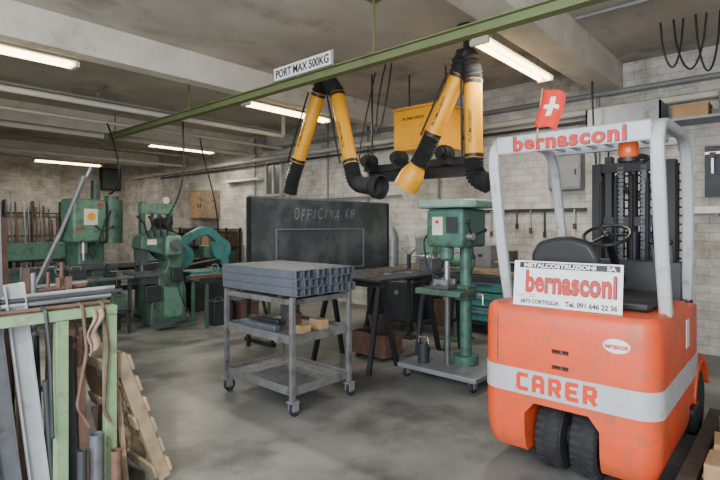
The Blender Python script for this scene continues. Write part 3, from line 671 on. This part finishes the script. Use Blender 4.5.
for k in range(10):
    y = 2.35+k*.21; h = .2+.06*((k*7) % 4)
    g_ = thing('hanging_tool', 'steel hand tool hanging from the rail above the back workbench', 'tool', (7.13, y, 1.78), 0, 'tools on the wall rail')
    obj('shaft', MB().bx(-.008, .008, -.012, .012, -h, 0), [M_chrome, M_rust, M_dark][k % 3], g_); obj('grip', MB().bx(-.014, .014, -.02, .02, -h-.08, -h), [M_rust, M_black, M_dark][k % 3], g_)
t = thing('electrical_cabinet', 'grey electrical cabinet on the back wall between drill press and forklift', 'cabinet', (7.1, 2.45, 2.05))
obj('body', MB().bx(-.1, .1, -.22, .22, 0, .5), M_steel, t, bev=.01); d = obj('door', MB().bx(-.115, -.1, -.2, .2, .03, .47), M_gpipe, t, bev=.004); obj('handle', MB().bx(-.13, -.115, -.17, -.15, .2, .28), M_black, d)
hc = MB()
for q in range(4):
    rr = .2+.012*q; hc.tube([(7.18-.02*q, 1.55+rr*math.cos(a/28*TAU), 2.2+rr*1.15*math.sin(a/28*TAU)) for a in range(28)], .012, 8, closed=True)
tag(obj('coiled_hose', hc, M_hose), 'coiled black hose hanging on the back wall behind the forklift seat', 'hose')
def grinder(x, y, z, label):
    t = thing('bench_grinder', label, 'grinder', (x, y, z))
    obj('stand', MB().cyl((0, 0, 0), (0, 0, .95), .05).bx(-.18, .18, -.18, .18, 0, .03).bx(-.12, .12, -.18, .18, .93, .96), M_dgreen, t)
    obj('motor', MB().cyl((0, -.14, 1.08), (0, .14, 1.08), .09), M_green, t)
    for s in (-1, 1):
        g_ = obj('wheel_guard', MB().cyl((0, s*.16, 1.08), (0, s*.22, 1.08), .12), M_dgreen, t)
        obj('grinding_wheel', MB().cyl((-.02, s*.17, 1.08), (-.02, s*.23, 1.08), .1), M_steel, g_)
grinder(5.9, 3.5, 0, 'green pedestal grinder behind the black plate')

# ------------------------------------------------------------ left machines
c = onz(95, 318)
Mi = thing('milling_machine', 'tall green milling machine with white dial plate at far left', 'milling machine', (c.x, c.y, 0), .15)
obj('base', MB().bx(-.35, .35, -.35, .5, 0, .12), M_dgreen, Mi, bev=.02)
obj('column', MB().bx(-.22, .22, .1, .5, .12, 1.9), M_green, Mi, bev=.03)
obj('knee', MB().bx(-.2, .2, -.3, .1, .5, .8).cyl((0, -.1, .12), (0, -.1, .5), .05), M_dgreen, Mi, bev=.015)
tb_ = obj('table', MB().bx(-.6, .6, -.32, .0, .84, .92).bx(-.2, .2, -.3, .05, .8, .84), M_rawst, Mi, bev=.006)
for s in (-1, 1): obj('handwheel', MB().tube([(s*.66, -.16+.09*math.cos(a/16*TAU), .87+.09*math.sin(a/16*TAU)) for a in range(16)], .012, 6, closed=True).cyl((s*.6, -.16, .87), (s*.68, -.16, .87), .015), M_chrome, tb_)
obj('head', MB().bx(-.5, .04, -.3, .12, 1.28, 1.98), M_green, Mi, bev=.04)
obj('side_housing', MB().cyl((.22, -.12, 1.25), (.22, -.12, 1.98), .17, seg=24).cyl((.22, -.12, 1.98), (.22, -.12, 2.05), .11), M_dgreen, Mi)
dp = obj('dial_plate', MB().bx(-.34, -.12, -.31, -.3, 1.56, 1.82), M_house, Mi, bev=.003)
obj('dial', MB().cyl((-.23, -.325, 1.7), (-.23, -.31, 1.7), .06), M_yel, dp)
obj('red_button', MB().cyl((-.42, -.33, 1.5), (-.42, -.3, 1.5), .03), M_red, Mi)
obj('red_button', MB().cyl((-.08, -.33, 1.9), (-.08, -.3, 1.9), .03), M_red, Mi)
obj('motor', MB().cyl((-.02, -.05, 1.98), (-.02, -.05, 2.3), .07, seg=20), M_dgreen, Mi)
obj('spindle', MB().cyl((-.25, -.12, 1.1), (-.25, -.12, 1.34), .06).cyl((-.25, -.12, .98), (-.25, -.12, 1.1), .03), M_chrome, Mi)
for a in (.5, 2.6, 4.7): obj('lever', MB().tube([(-.05, -.31, 1.45), (-.05+.16*math.cos(a), -.38, 1.45+.16*math.sin(a))], .009, 6).sph((-.05+.16*math.cos(a), -.38, 1.45+.16*math.sin(a)), .022), M_black, Mi)
obj('chip_tray', MB().bx(-.7, .7, -.5, -.3, .48, .5).bx(-.7, .7, -.5, -.48, .48, .56), M_dark, Mi)
obj('coolant_hose', MB().tube(fillet([(.2, -.2, 1.9), (-.1, -.4, 1.5), (-.2, -.3, 1.0)], .2), .014, 8), M_hose, Mi)
c = onz(160, 324)
Pu = thing('punch_press', 'dark green C-frame punching machine right of the milling machine', 'punching machine', (c.x, c.y, 0), 0)
prof = [(-.22, 0), (.36, 0), (.36, .5), (.28, .9), (.32, 1.2), (.22, 1.42), (-.05, 1.5), (-.36, 1.38), (-.38, 1.2), (-.02, 1.1), (.06, 1.0), (.02, .86), (-.1, .8), (-.1, .5), (-.22, .35)]
obj('frame', MB().prism(prof, .34, MXY), M_dgreen, Pu, bev=.02)
TT = Matrix.Translation((.2, .26, 1.25)) @ Matrix.Rotation(math.pi/2, 4, 'X')
fw = obj('flywheel', MB().lathe([(.05, -.04), (.22, -.04), (.26, -.05), (.26, .05), (.22, .04), (.05, .04)], TT, 28), M_dark, Pu)
obj('shaft', MB().cyl((.2, .17, 1.25), (.2, .34, 1.25), .04), M_chrome, fw)
obj('gear_case', MB().bx(-.02, .24, -.26, -.17, 1.08, 1.4), M_green, Pu, bev=.04)
obj('gear_wheel', MB().cyl((.12, -.29, 1.24), (.12, -.262, 1.24), .09, seg=20), M_rawst, Pu)
obj('ram', MB().bx(-.34, -.22, -.08, .08, .95, 1.2).cyl((-.28, 0, .84), (-.28, 0, .95), .03), M_rawst, Pu)
obj('die_table', MB().bx(-.48, -.08, -.22, .22, .78, .83).bx(-.38, -.1, -.15, .15, .66, .78), M_rawst, Pu)
obj('shear_blade_block', MB().bx(-.34, -.1, -.24, -.17, .4, .64), M_dark, Pu, bev=.01)
obj('motor', MB().cyl((.06, -.16, 1.6), (.06, .2, 1.6), .08, seg=22).bx(-.02, .14, -.1, .12, 1.46, 1.54), M_blackm, Pu)
for k in range(4): obj('hand_lever', MB().tube([(-.28+.1*k, -.2, 1.38), (-.36+.12*k, -.24, 1.58), (-.46+.17*k, -.26, 1.68)], .012, 8).sph((-.46+.17*k, -.26, 1.68), .024), M_black, Pu)
obj('access_door', MB().bx(-.02, .28, -.178, -.17, .12, .6), M_green, Pu, bev=.003)
obj('switch_box', MB().bx(.08, .26, -.24, -.17, .68, .9), M_dark, Pu, bev=.008)
obj('maker_plate', MB().bx(-.28, -.14, -.176, -.17, 1.26, 1.34), M_house, Pu)
obj('power_cable', MB().tube(fillet([(.17, -.2, .68), (.2, -.3, .4), (.4, -.3, .05), (.5, -.1, .02)], .12), .012, 8), M_hose, Pu)
obj('foot_pedal', MB().bx(-.25, .05, -.5, -.3, .03, .07).bx(-.12, -.08, -.32, -.17, .03, .06), M_rawst, Pu)
c = onz(205, 308)
Bs = thing('band_saw', 'teal horizontal band saw with raised arched bow near the back wall', 'band saw', (c.x, c.y, 0), 0)
obj('cabinet', MB().bx(-.4, .4, -.25, .25, 0, .62), M_dark, Bs, bev=.015)
obj('bed', MB().bx(-.45, .45, -.3, .3, .62, .72), M_teal, Bs, bev=.01)
bow = obj('bow', MB().tube(fillet([(-.52, 0, .95), (-.42, 0, 1.3), (.05, 0, 1.5), (.35, 0, 1.2), (.42, 0, .8)], .25, 8), .1, ww=(.12, .16)), M_teal, Bs, bev=.02)
obj('wheel_cover', MB().cyl((-.46, -.07, 1.0), (-.46, .07, 1.0), .2, seg=26), M_teal, bow)
obj('wheel_cover', MB().cyl((.32, -.07, 1.1), (.32, .07, 1.1), .2, seg=26), M_teal, bow)
obj('blade', MB().bar((-.46, 0, .82), (.32, 0, .92), .003, .03), M_chrome, Bs)
obj('motor', MB().cyl((.4, .1, 1.1), (.4, .34, 1.1), .1), M_dark, Bs)
obj('clamp_screw', MB().cyl((-.1, -.5, .78), (-.1, -.25, .78), .015).tube([(-.1+.08*math.cos(a/14*TAU), -.5, .78+.08*math.sin(a/14*TAU)) for a in range(14)], .01, 6, closed=True), M_chrome, Bs)
La = thing('lathe', 'dark grey lathe with green headstock between punching machine and teal saw', 'lathe', (4.85, 9.15, 0))
obj('bed', MB().bx(-.8, .8, -.14, .14, .72, .88), M_dark, La, bev=.01)
for s in (-1, 1): obj('pedestal', MB().bx(s*.6-.18, s*.6+.18, -.18, .18, 0, .72), M_dgreen, La, bev=.015)
obj('headstock', MB().bx(-.8, -.4, -.18, .18, .88, 1.22), M_green, La, bev=.02)
obj('chuck', MB().cyl((-.4, 0, 1.06), (-.28, 0, 1.06), .11), M_steel, La)
obj('carriage', MB().bx(-.1, .15, -.24, .2, .88, .98).bx(-.02, .08, -.1, .1, .98, 1.08), M_rawst, La, bev=.01)
obj('tailstock', MB().bx(.5, .72, -.1, .1, .88, 1.14), M_green, La, bev=.02)
obj('handwheel', MB().tube([(.02+.08*math.cos(a/16*TAU), -.27, .82+.08*math.sin(a/16*TAU)) for a in range(16)], .01, 6, closed=True).cyl((.02, -.27, .82), (.02, -.14, .82), .015), M_chrome, La)
# hydraulic frame press behind the punching machine
Hp = thing('frame_press', 'dark H-frame hydraulic press rising behind the punching machine', 'hydraulic press', (3.95, 8.22, 0))
for s in (-1, 1):
    obj('upright', MB().bx(s*.24-.035, s*.24+.035, -.06, .06, .04, 1.95), M_dgreen, Hp, bev=.005)
    obj('foot', MB().bx(s*.24-.05, s*.24+.05, -.22, .22, 0, .05), M_dark, Hp)
obj('head_beam', MB().bx(-.28, .28, -.08, .08, 1.75, 1.93), M_green, Hp, bev=.01)
obj('press_bed', MB().bx(-.26, .26, -.09, .09, .8, .92), M_rawst, Hp, bev=.006)
obj('cylinder', MB().cyl((0, 0, 1.4), (0, 0, 1.75), .08).cyl((0, 0, 1.2), (0, 0, 1.4), .035), M_rawst, Hp)
obj('pressure_gauge', MB().cyl((.12, -.1, 1.98), (.12, -.13, 1.98), .06), M_house, Hp)
obj('hydraulic_hose', MB().tube(fillet([(0, -.08, 1.6), (-.2, -.2, 1.5), (-.3, -.15, 1.0), (-.24, -.07, .9)], .12), .012, 8), M_hose, Hp)
# guillotine shear far left
Gs = thing('guillotine_shear', 'low wide dark green sheet metal shear at the far left edge', 'guillotine shear', (2.45, 10.0, 0))
for s in (-1, 1): obj('side_frame', MB().prism([(-.35, 0), (.3, 0), (.3, 1.25), (.05, 1.35), (-.1, 1.2), (-.1, .85), (-.35, .8)], .08, Matrix(((0, 0, 1, s*.7), (1, 0, 0, 0), (0, 1, 0, 0), (0, 0, 0, 1)))), M_dgreen, Gs, bev=.01)
obj('table', MB().bx(-.66, .66, -.35, .05, .76, .82), M_rawst, Gs)
obj('blade_beam', MB().bx(-.66, .66, -.02, .06, .95, 1.25), M_green, Gs, bev=.008)
obj('front_apron', MB().bx(-.66, .66, -.3, -.27, .2, .76), M_dgreen, Gs)
obj('foot_bar', MB().cyl((-.7, -.45, .12), (.7, -.45, .12), .02), M_steel, Gs)
def rollers(x, y, l, label, stock):
    Rc = thing('roller_stand', label, 'roller table', (x, y, 0))
    for s in (-1, 1): obj('side_rail', MB().bx(-l, l, s*.2-.015, s*.2+.015, .68, .76), M_dark, Rc)
    n = int(l*2/.17)
    for k in range(n): obj('roller', MB().cyl((-l+.07+k*.17, -.185, .73), (-l+.07+k*.17, .185, .73), .025, seg=12), M_steel, Rc)
    for sx in (-1, 1):
        for sy in (-1, 1): obj('leg', MB().bar((sx*(l-.12), sy*.2, 0), (sx*(l-.12), sy*.2, .68), .04, .04), M_dgreen, Rc)
    for k in range(stock): tag(obj('stock_bar', MB().sqtube((x-l-.1+.03*k, y-.12+k*.07, .782), (x+l+.2, y-.12+k*.07, .782), .045, .045, .004), [M_rust, M_rawst, M_dark][k % 3]), 'steel bar lying on the '+('grey roller table before the teal saw' if stock == 3 else 'long roller table behind the green machines'), 'steel bar', 'bars on roller table %s' % ('by the saw' if stock == 3 else 'by the green machines'))
c = onz(203, 322)
rollers(c.x+.35, c.y-.3, .7, 'grey roller feed table in front of the teal band saw', 3)
mbox(c.x+.1, c.y-.3, 0, .35, M_dark, 'dark box on the floor under the left of the saw roller table', 1.2)
mbox(c.x+.6, c.y-.3, 0, .28, M_rust, 'rusty box on the floor under the right of the saw roller table', 1.2)
c = onz(120, 308)
rollers(c.x+.5, c.y+.5, 1.1, 'long roller table standing behind the two green machines', 4)
c = onz(60, 300)
Wb = thing('workbench', 'dark steel workbench at far left below the leaning bars', 'workbench', (c.x, c.y+.3, 0))
obj('worktop', MB().bx(-.8, .8, -.35, .35, .82, .87), M_dark, Wb, bev=.005)
for sx in (-1, 1):
    for sy in (-1, 1): obj('leg', MB().bx(sx*.74-.03, sx*.74+.03, sy*.3-.03, sy*.3+.03, 0, .82), M_dark, Wb)
obj('lower_shelf', MB().bx(-.76, .76, -.32, .32, .25, .28), M_dark, Wb)
for i, (dx, h, m, l) in enumerate(((-.62, .2, M_steel, 'grey flat metal box at the left end of the far left workbench'), (-.3, .3, M_dgreen, 'dark green metal box on the far left workbench'), (.05, .15, M_steel, 'low grey metal box in the middle of the far left workbench'), (.5, .34, M_dark, 'tall dark metal box on the right end of the far left workbench'))):
    mbox(c.x+dx, c.y+.3, .87, h, m, l)
Fb = thing('workbench', 'low dark bench with clutter directly in front of the milling machine', 'workbench', (2.68, 7.4, 0))
obj('worktop', MB().bx(-.45, .45, -.22, .22, .78, .82), M_rawst, Fb, bev=.005)
for sx in (-1, 1):
    for sy in (-1, 1): obj('leg', MB().bx(sx*.4-.02, sx*.4+.02, sy*.18-.02, sy*.18+.02, 0, .78), M_dark, Fb)
obj('lower_shelf', MB().bx(-.42, .42, -.2, .2, .3, .33), M_dark, Fb)
mbox(2.43, 7.4, .82, .1, M_dark, 'low dark box on the left of the bench before the milling machine', .8)
mbox(2.68, 7.45, .33, .25, M_steel, 'grey box on the lower shelf of the bench before the milling machine', .9)
mbox(2.96, 7.37, .33, .2, M_dgreen, 'green box on the lower shelf right of the grey one', .7)
vise(2.88, 7.35, .82, 1.57, M_dark, 'dark vise on the bench in front of the milling machine', .9)
for k, (a, b_, l) in enumerate((((17, 326), (91, 167), 'bright silver tube leaning diagonally against the milling machine'), ((22, 322), (84, 176), 'shorter silver tube leaning just left of the long bright one'))):
    p0 = onz(*a); p1 = ony(b_[0], b_[1], Mi.location.y-.42-.1*k)
    p0.z = .03; p0.y -= .12*k
    tag(obj('steel_tube', MB().hollow(p0, p1, .03, .024), M_lsteel), l, 'steel tube')
rk = thing('bar_rack', 'dark rack holding upright bars against the far left brick wall', 'rack', (4.6, 17.45, 0))
for x in (-.75, 0, .75): obj('upright', MB().bx(x-.03, x+.03, .2, .26, 0, 2.3), M_dark, rk)
for z in (.5, 1.2, 1.9): obj('crossbar', MB().bx(-.8, .8, .17, .21, z, z+.05), M_dark, rk)
for k in range(14):
    x = 3.88+k*.11; h = random.uniform(1.7, 2.6)
    tag(obj('stored_bar', MB().bar((x, 17.2, 0), (x+random.uniform(-.02, .02), 17.58, h), .04, .05), random.choice([M_rust, M_rawst, M_steel, M_dark])), 'long bar standing upright against the far left rack', 'bar', 'bars in the far rack')
t = thing('steel_locker', 'grey steel locker against the far brick wall right of the bar rack', 'locker', (5.9, 17.45, 0))
obj('body', MB().bx(-.4, .4, -.25, .25, 0, 1.8), M_steel, t, bev=.01)
for s in (-1, 1):
    d = obj('door', MB().bx(s*.2-.19, s*.2+.19, -.265, -.25, .05, 1.75), M_gpipe, t, bev=.003); obj('handle', MB().bx(s*.05-.01, s*.05+.01, -.285, -.265, .9, 1.0), M_black, d)
# shelving on back wall, left part
sh = thing('steel_shelving', 'dark steel shelving full of boxes along the back wall behind the teal saw', 'shelving', (6.95, 11.9, 0))
for y in (-1.5, 0, 1.5):
    for x in (-.2, .2): obj('upright', MB().bx(x-.02, x+.02, y-.02, y+.02, 0, 1.5), M_dark, sh)
for z in (.15, .58, 1.01, 1.44): obj('shelf', MB().bx(-.22, .22, -1.52, 1.52, z, z+.025), M_dark, sh)
random.seed(5)
for z, zn in ((.175, 'lowest'), (.605, 'second'), (1.035, 'third')):
    for k in range(7):
        y = 11.9-1.28+k*.42; h = random.uniform(.16, .34); w_ = random.uniform(.14, .18); m = random.choice([M_steel, M_dgreen, M_card, M_rust, M_dark, M_blue])
        tag(obj('storage_box', MB().bx(6.80, 7.1, y-w_, y+w_, z, z+h).bx(6.79, 7.11, y-w_-.008, y+w_+.008, z+h, z+h+.02), m, bev=.004), 'storage box on the %s shelf of the dark steel shelving' % zn, 'box', 'boxes on the %s shelf of the shelving' % zn)
t = thing('wall_cabinet', 'black box cabinet mounted high on the far brick wall', 'cabinet', (ony(110, 176, 17.7).x, 17.7, 2.75))
obj('body', MB().bx(-.32, .32, -.12, .1, 0, .75), M_black, t, bev=.01); obj('door', MB().bx(-.28, .28, -.135, -.12, .05, .7), M_glass, t)
c = onx(205, 207, 7.05)
t = thing('wall_cabinet', 'brown wooden cabinet hanging on the back brick wall', 'cabinet', (7.05, c.y, 1.72))
obj('body', MB().bx(-.15, .15, -.5, .5, 0, .75), M_gwood, t, bev=.008)
for s in (-1, 1):
    d = obj('door', MB().bx(-.165, -.15, s*.25-.23, s*.25+.23, .03, .72), M_gwood if s < 0 else M_wood, t, bev=.004)
    obj('handle', MB().bx(-.185, -.165, s*.06-.01, s*.06+.01, .3, .4), M_dark, d)
c = onx(243, 185, 7.1)
t = thing('wall_strip_lamp', 'white strip lamp on the back wall above the wooden cabinet', 'lamp', (7.1, c.y, 2.62))
obj('housing', MB().bx(-.06, .09, -.7, .7, 0, .07), M_house, t, bev=.01); obj('diffuser', MB().bx(-.075, -.06, -.65, .65, .01, .06), M_signw, t)

# ------------------------------------------------------------ back wall right part
t = thing('wall_shelf', 'steel wall shelf on brackets at the upper right back wall', 'shelf', (7.0, .75, 2.78))
obj('board', MB().bx(-.25, .19, -1.6, .44, 0, .03), M_steel, t)
for y in (-1.3, -.3, .36): obj('bracket', MB().bar((.18, y, -.25), (-.2, y, 0), .02, .03).bx(.17, .195, y-.015, y+.015, -.3, 0), M_steel, t)
c = onx(628, 110, 6.9)
t = thing('steel_trough', 'long grey sheet metal trough on the wall left of the shelf', 'trough', (6.9, c.y+.02, 2.72))
obj('trough', MB().bx(-.22, .22, -.42, .42, 0, .02).bx(-.22, -.2, -.42, .42, 0, .32).bx(.2, .22, -.42, .42, 0, .32).bx(-.22, .22, -.42, -.40, 0, .32).bx(-.22, .22, .40, .42, 0, .32), M_steel, t)
for y in (-.28, .28): obj('bracket', MB().bx(-.2, .29, y-.015, y+.015, -.05, 0), M_dark, t)
for i, (y, sx, sy, sz, m, l) in enumerate(((.95, .3, .35, .16, M_card, 'cardboard box at the left end of the upper wall shelf'), (.48, .28, .4, .26, M_gwood, 'brown wooden box on the right part of the wall shelf'), (.0, .28, .3, .2, M_steel, 'grey box beside the brown wooden one on the wall shelf'))):
    t = thing('storage_box', l, 'box', (6.95, y, 2.81)); obj('body', MB().bx(-sx/2, sx/2, -sy/2, sy/2, 0, sz), m, t, bev=.006); obj('rim', MB().bx(-sx/2-.006, sx/2+.006, -sy/2-.006, sy/2+.006, sz-.03, sz), m, t)
t = thing('tool_board', 'dark board with hanging tools on the back wall right of the forklift mast', 'tool board', (7.15, .35, 1.9))
obj('board', MB().bx(0, .045, -.5, .5, 0, .6), M_dark, t)
obj('rail', MB().bx(-.02, 0, -.5, .5, .5, .53), M_chrome, t)
for k in range(6):
    y = .42-k*.15; h = .25+.08*(k % 3)
    g_ = thing('hanging_tool', ['spanner', 'long spanner', 'file', 'hammer', 'short file', 'pry bar'][k]+' hanging on the dark tool board, %s from the left' % ['first', 'second', 'third', 'fourth', 'fifth', 'sixth'][k], 'tool', (7.11, .35+y, 2.42))
    obj('shaft', MB().bx(-.006, .006, -.012, .012, -h, 0), M_chrome, g_); obj('head', MB().bx(-.012, .012, -.03, .03, -.07, -.0), M_rawst if k % 2 else M_rust, g_)
t = thing('white_panel', 'pale horizontal board fixed on the wall under the tool board', 'board', (7.05, .4, 1.6))
obj('panel', MB().bx(-.02, .02, -.5, .6, .1, .18), M_signw, t)
for y in (-.28, .32): obj('bracket', MB().bx(-.02, .15, y-.015, y+.015, .06, .1), M_steel, t)

# ------------------------------------------------------------ LEFT FOREGROUND rack
G = thing('bar_stock_rack', 'pale green steel rack holding rods and tubes at the left foreground', 'rack', (.68, 3.2, 0))
x0, x1, y0, y1, H = -.55, .42, -.37, .4, 1.12
for (x, y) in ((x1, y0), (x1, y1), (x0, y0), (x0, y1), (.18, y0), (.18, y1)):
    obj('post', MB().bx(x-.03, x+.03, y-.025, y+.025, 0, H-.05), M_rackg, G, bev=.004)
obj('top_rail', MB().bx(x0-.03, x1+.03, y0-.03, y0+.03, H-.05, H), M_rackg, G, bev=.004)
obj('top_rail', MB().bx(x0-.03, x1+.03, y1-.03, y1+.03, H-.05, H), M_rackg, G, bev=.004)
for x in (x0, x1): obj('side_rail', MB().bx(x-.03, x+.03, y0+.031, y1-.031, H-.05, H), M_rackg, G)
obj('bottom_plate', MB().bx(x0+.03, x1-.03, y0+.025, y1-.025, .05, .07), M_dark, G)
obj('middle_rail', MB().bx(x0, x1, y1-.02, y1+.02, .5, .54), M_rackg, G)
random.seed(21)
LBL = {'rust': 'rusty steel rod standing upright in the green rack', 'dark': 'dark steel rod standing upright in the green rack', 'light': 'light grey steel tube standing upright in the green rack'}
for gx in range(17):
    for gy in range(5):
        x = .68-.46+gx*.052+random.uniform(-.008, .008); y = 2.89+gy*.15+random.uniform(-.02, .02)*(gy > 0)
        if .5 < x < .84 and gy == 0: continue
        if x > 1.05 or (x < .72 and gy in (1, 2)): continue
        k = random.choice(['rust', 'dark', 'light', 'rust', 'dark', 'rust']); m = {'rust': M_rust, 'dark': M_dark, 'light': M_steel}[k]
        h = random.uniform(.75, 1.05) if gy < 2 else random.uniform(.9, 1.34); r = random.choice([.009, .012, .016, .021]); lx = random.uniform(-.04, .04)
        if x+lx > 1.06: lx = -.03
        mb = MB()
        if random.random() < .6: mb.hollow((x, y, .075), (x+lx, y, h), r, r*.75, 12)
        else: mb.sqtube((x, y, .075), (x+lx, y, h), r*1.8, r*1.8, r*.3)
        tag(obj('steel_rod', mb, m), LBL[k], 'steel rod', {'rust': 'rusty rods in the rack', 'dark': 'dark rods in the rack', 'light': 'light tubes in the rack'}[k])
for k in range(15):
    z = H+.013+(k//5)*.025; y = 2.86+(k % 5)*.13+.02*(k//5)
    m = [M_rust, M_rawst, M_steel, M_rust, M_dark, M_lsteel][k % 6]
    tag(obj('loose_rod', MB().hollow((.2+.04*k, y, z), (1.11+.03*(k % 4), y+.06*math.sin(k*1.7), z+.001*k), .012, .008, 10), m), 'steel rod lying across the top of the green rack', 'steel rod', 'rods lying on the green rack')
for k, (x, y, l) in enumerate(((.95, 2.795, 'rusty bent rod hooked over the front rail of the green rack'), (1.05, 2.79, 'second rusty bent rod hooked over the rack rail near its corner'), (.78, 2.795, 'dark bent rod hooked over the rack rail left of the front post'))):
    tag(obj('bent_rod', MB().tube(fillet([(x, y+.09, 1.09), (x, y+.085, 1.14), (x, y+.0, 1.14), (x+.02, y-.005, .9), (x-.03+.03*k, y-.01, .62-.06*k), (x+.03, y-.02, .5)], .03), .009, 8), [M_rust, M_rust, M_dark][k]), l, 'bent rod')
rg = obj('rag', MB().grid(lambda u, v: V((.985+u*.05-.02*v+.012*math.sin(v*9), 2.785-.006*math.sin(u*9+v*2)-.008*math.sin(v*7)-.012, 1.115-v*.24*(1-.15*u))), 14, 14), M_cloth)
sm = rg.modifiers.new('s', 'SOLIDIFY'); sm.thickness = .008
tag(rg, 'crumpled brown rag hanging from the green rack rail', 'rag')
for i, (x, y, r, h, m, l) in enumerate(((1.0, 2.74, .036, .47, M_rawst, 'thick grey pipe standing in front of the green rack post'), (1.09, 2.72, .028, .36, M_rust, 'short rusty pipe standing in front of the rack corner'), (.92, 2.71, .022, .42, M_dark, 'dark pipe standing just right of the front green post'))):
    tag(obj('pipe_offcut', MB().hollow((x, y, 0), (x, y, h), r, r*.82, 22), m), l, 'pipe')
def channel(p0, p1, w, m, label):
    p0, p1 = V(p0), V(p1); d = (p1-p0).normalized()
    sx = V((1, 0, 0)); sx = (sx-d*sx.dot(d)).normalized(); sy = V((0, -1, 0)); sy = (sy-d*sy.dot(d)).normalized()
    prof = [(-w/2, 0), (w/2, 0), (w/2, .03), (w/2-.006, .03), (w/2-.006, .006), (-w/2+.006, .006), (-w/2+.006, .03), (-w/2, .03)]
    tag(obj('steel_channel', MB().rings([[p+sx*a+sy*b_ for a, b_ in prof] for p in (p0, p1)]), m), label, 'steel channel')
channel((.80, 2.905, .072), (.67, 2.905, 1.27), .085, M_lsteel, 'wide light grey steel channel leaning in the rack left of the green post')
channel((.68, 2.905, .072), (.56, 2.905, 1.22), .09, M_rawst, 'wide dark grey steel channel leaning at the left photo edge')
for k, (x, y, h, m, l) in enumerate(((.61, 3.02, 1.95, M_dark, 'tall dark angle bar rising at the left photo edge'), (.645, 3.1, 1.75, M_lsteel, 'tall grey bar right beside the dark one at left edge'), (.69, 3.17, 1.6, M_rust, 'tall rusty bar third from the left photo edge'))):
    tag(obj('tall_bar', MB().bar((x+.03, y-.02, .075), (x, y+.02, h), .03, .03), m), l, 'steel bar')
Pl = thing('leaning_pallet', 'worn wooden pallet leaning against the right side of the green rack', 'pallet', (1.44, 3.2, .0))
ang = math.atan2(.28, .82); Lp = .84
dirv = V((-math.sin(ang), 0, math.cos(ang))); nor = V((math.cos(ang), 0, math.sin(ang)))
base = dirv*.02+V((0, 0, .012))
for k in range(6):
    p = base+dirv*(.07+k*.14)+nor*.045
    obj('deck_board', MB().box(p, (.018, .7, .09), Matrix.Rotation(-ang, 3, 'Y')), [M_wood, M_gwood, M_gwood][k % 3], Pl, bev=.003)
for y in (-.32, 0, .32):
    obj('stringer', MB().box(base+dirv*(Lp/2)+V((0, y, 0)), (.07, .045, Lp), Matrix.Rotation(-ang, 3, 'Y')), M_gwood, Pl, bev=.003)
for k in range(3):
    p = base+dirv*(.08+k*.34)-nor*.044
    obj('deck_board', MB().box(p, (.018, .7, .08), Matrix.Rotation(-ang, 3, 'Y')), M_gwood, Pl, bev=.003)
for k in range(3):
    tag(obj('timber', MB().bar((1.20+.04*k, 2.86+.2*k, .0), (1.16+.02*k, 2.9+.2*k, .62-.1*k), .03, .055), [M_gwood, M_wood, M_dwood][k]), ['nearest and tallest', 'middle', 'farthest and shortest'][k]+' timber stick standing between green rack and leaning pallet', 'timber')
tag(obj('dark_timber_beam', MB().bx(3.05, 4.7, .435, .525, 0, .13), M_dwood, bev=.008), 'long dark timber beam on the floor right beside the forklift', 'timber beam')
Pr = thing('pallet', 'wooden pallet on the floor at the right beyond the dark beam', 'pallet', (3.75, -.05, 0))
for k in range(6): obj('deck_board', MB().bx(-.52+k*.19, -.4+k*.19, -.45, .47, .1, .125), M_wood, Pr, bev=.003)
for y in (-.4, 0, .42): obj('stringer', MB().bx(-.53, .6, y-.045, y+.045, 0, .1), M_wood, Pr, bev=.003)
for k in range(3):
    tag(obj('timber_block', MB().box((3.35+k*.33, .31, .127+.07), (.24, .16, .14), Matrix.Rotation(.1*k, 3, 'Z')), M_wood, bev=.006), ['nearest', 'middle', 'farthest'][k]+' pale timber block on the pallet beside the forklift', 'timber block')

# ------------------------------------------------------------ lighting
w = bpy.data.worlds.new('World'); bpy.context.scene.world = w; w.use_nodes = True
bg = w.node_tree.nodes['Background']; bg.inputs[0].default_value = (.83, .91, 1, 1); bg.inputs[1].default_value = 1.9
def area(loc, tgt, sx, sy, e, colr):
    l = bpy.data.lights.new('area_lamp', 'AREA'); l.shape = 'RECTANGLE'; l.size = sx; l.size_y = sy; l.energy = e; l.color = colr
    o = bpy.data.objects.new('area_lamp', l); C.objects.link(o); o.location = loc
    o.rotation_euler = (V(tgt)-V(loc)).to_track_quat('-Z', 'Y').to_euler(); return o
area((-1.9, .3, 2.3), (5, 4.2, 1.3), 5.0, 2.8, 500, (.89, .945, 1))  # area lamp standing in for daylight through the open doorway
for (x, y) in ((5.1, 2.3), (5.05, 6.0), (1.1, 6.0), (5.7, 10.7), (4.9, 15.6)):
    area((x, y, 3.27), (x, y, 0), 1.5, .15, 62, (1, .94, .83))  # lamps added just below the fluorescent tubes to strengthen the tube light
sun = bpy.data.lights.new('sun', 'SUN'); sun.energy = 3.0; sun.angle = .01; sun.color = (1, .94, .85)
so = bpy.data.objects.new('sun', sun); C.objects.link(so); so.rotation_euler = V((.8, .9, -.95)).to_track_quat('-Z', 'Y').to_euler()

cam = bpy.data.cameras.new('Camera'); co = bpy.data.objects.new('Camera', cam); C.objects.link(co)
co.location = (0, 0, CAMZ); co.rotation_euler = (math.pi/2, 0, math.radians(-48.2))
cam.lens = FP/720*36; cam.sensor_width = 36; cam.shift_y = -15/720; cam.clip_start = .05
bpy.context.scene.camera = co
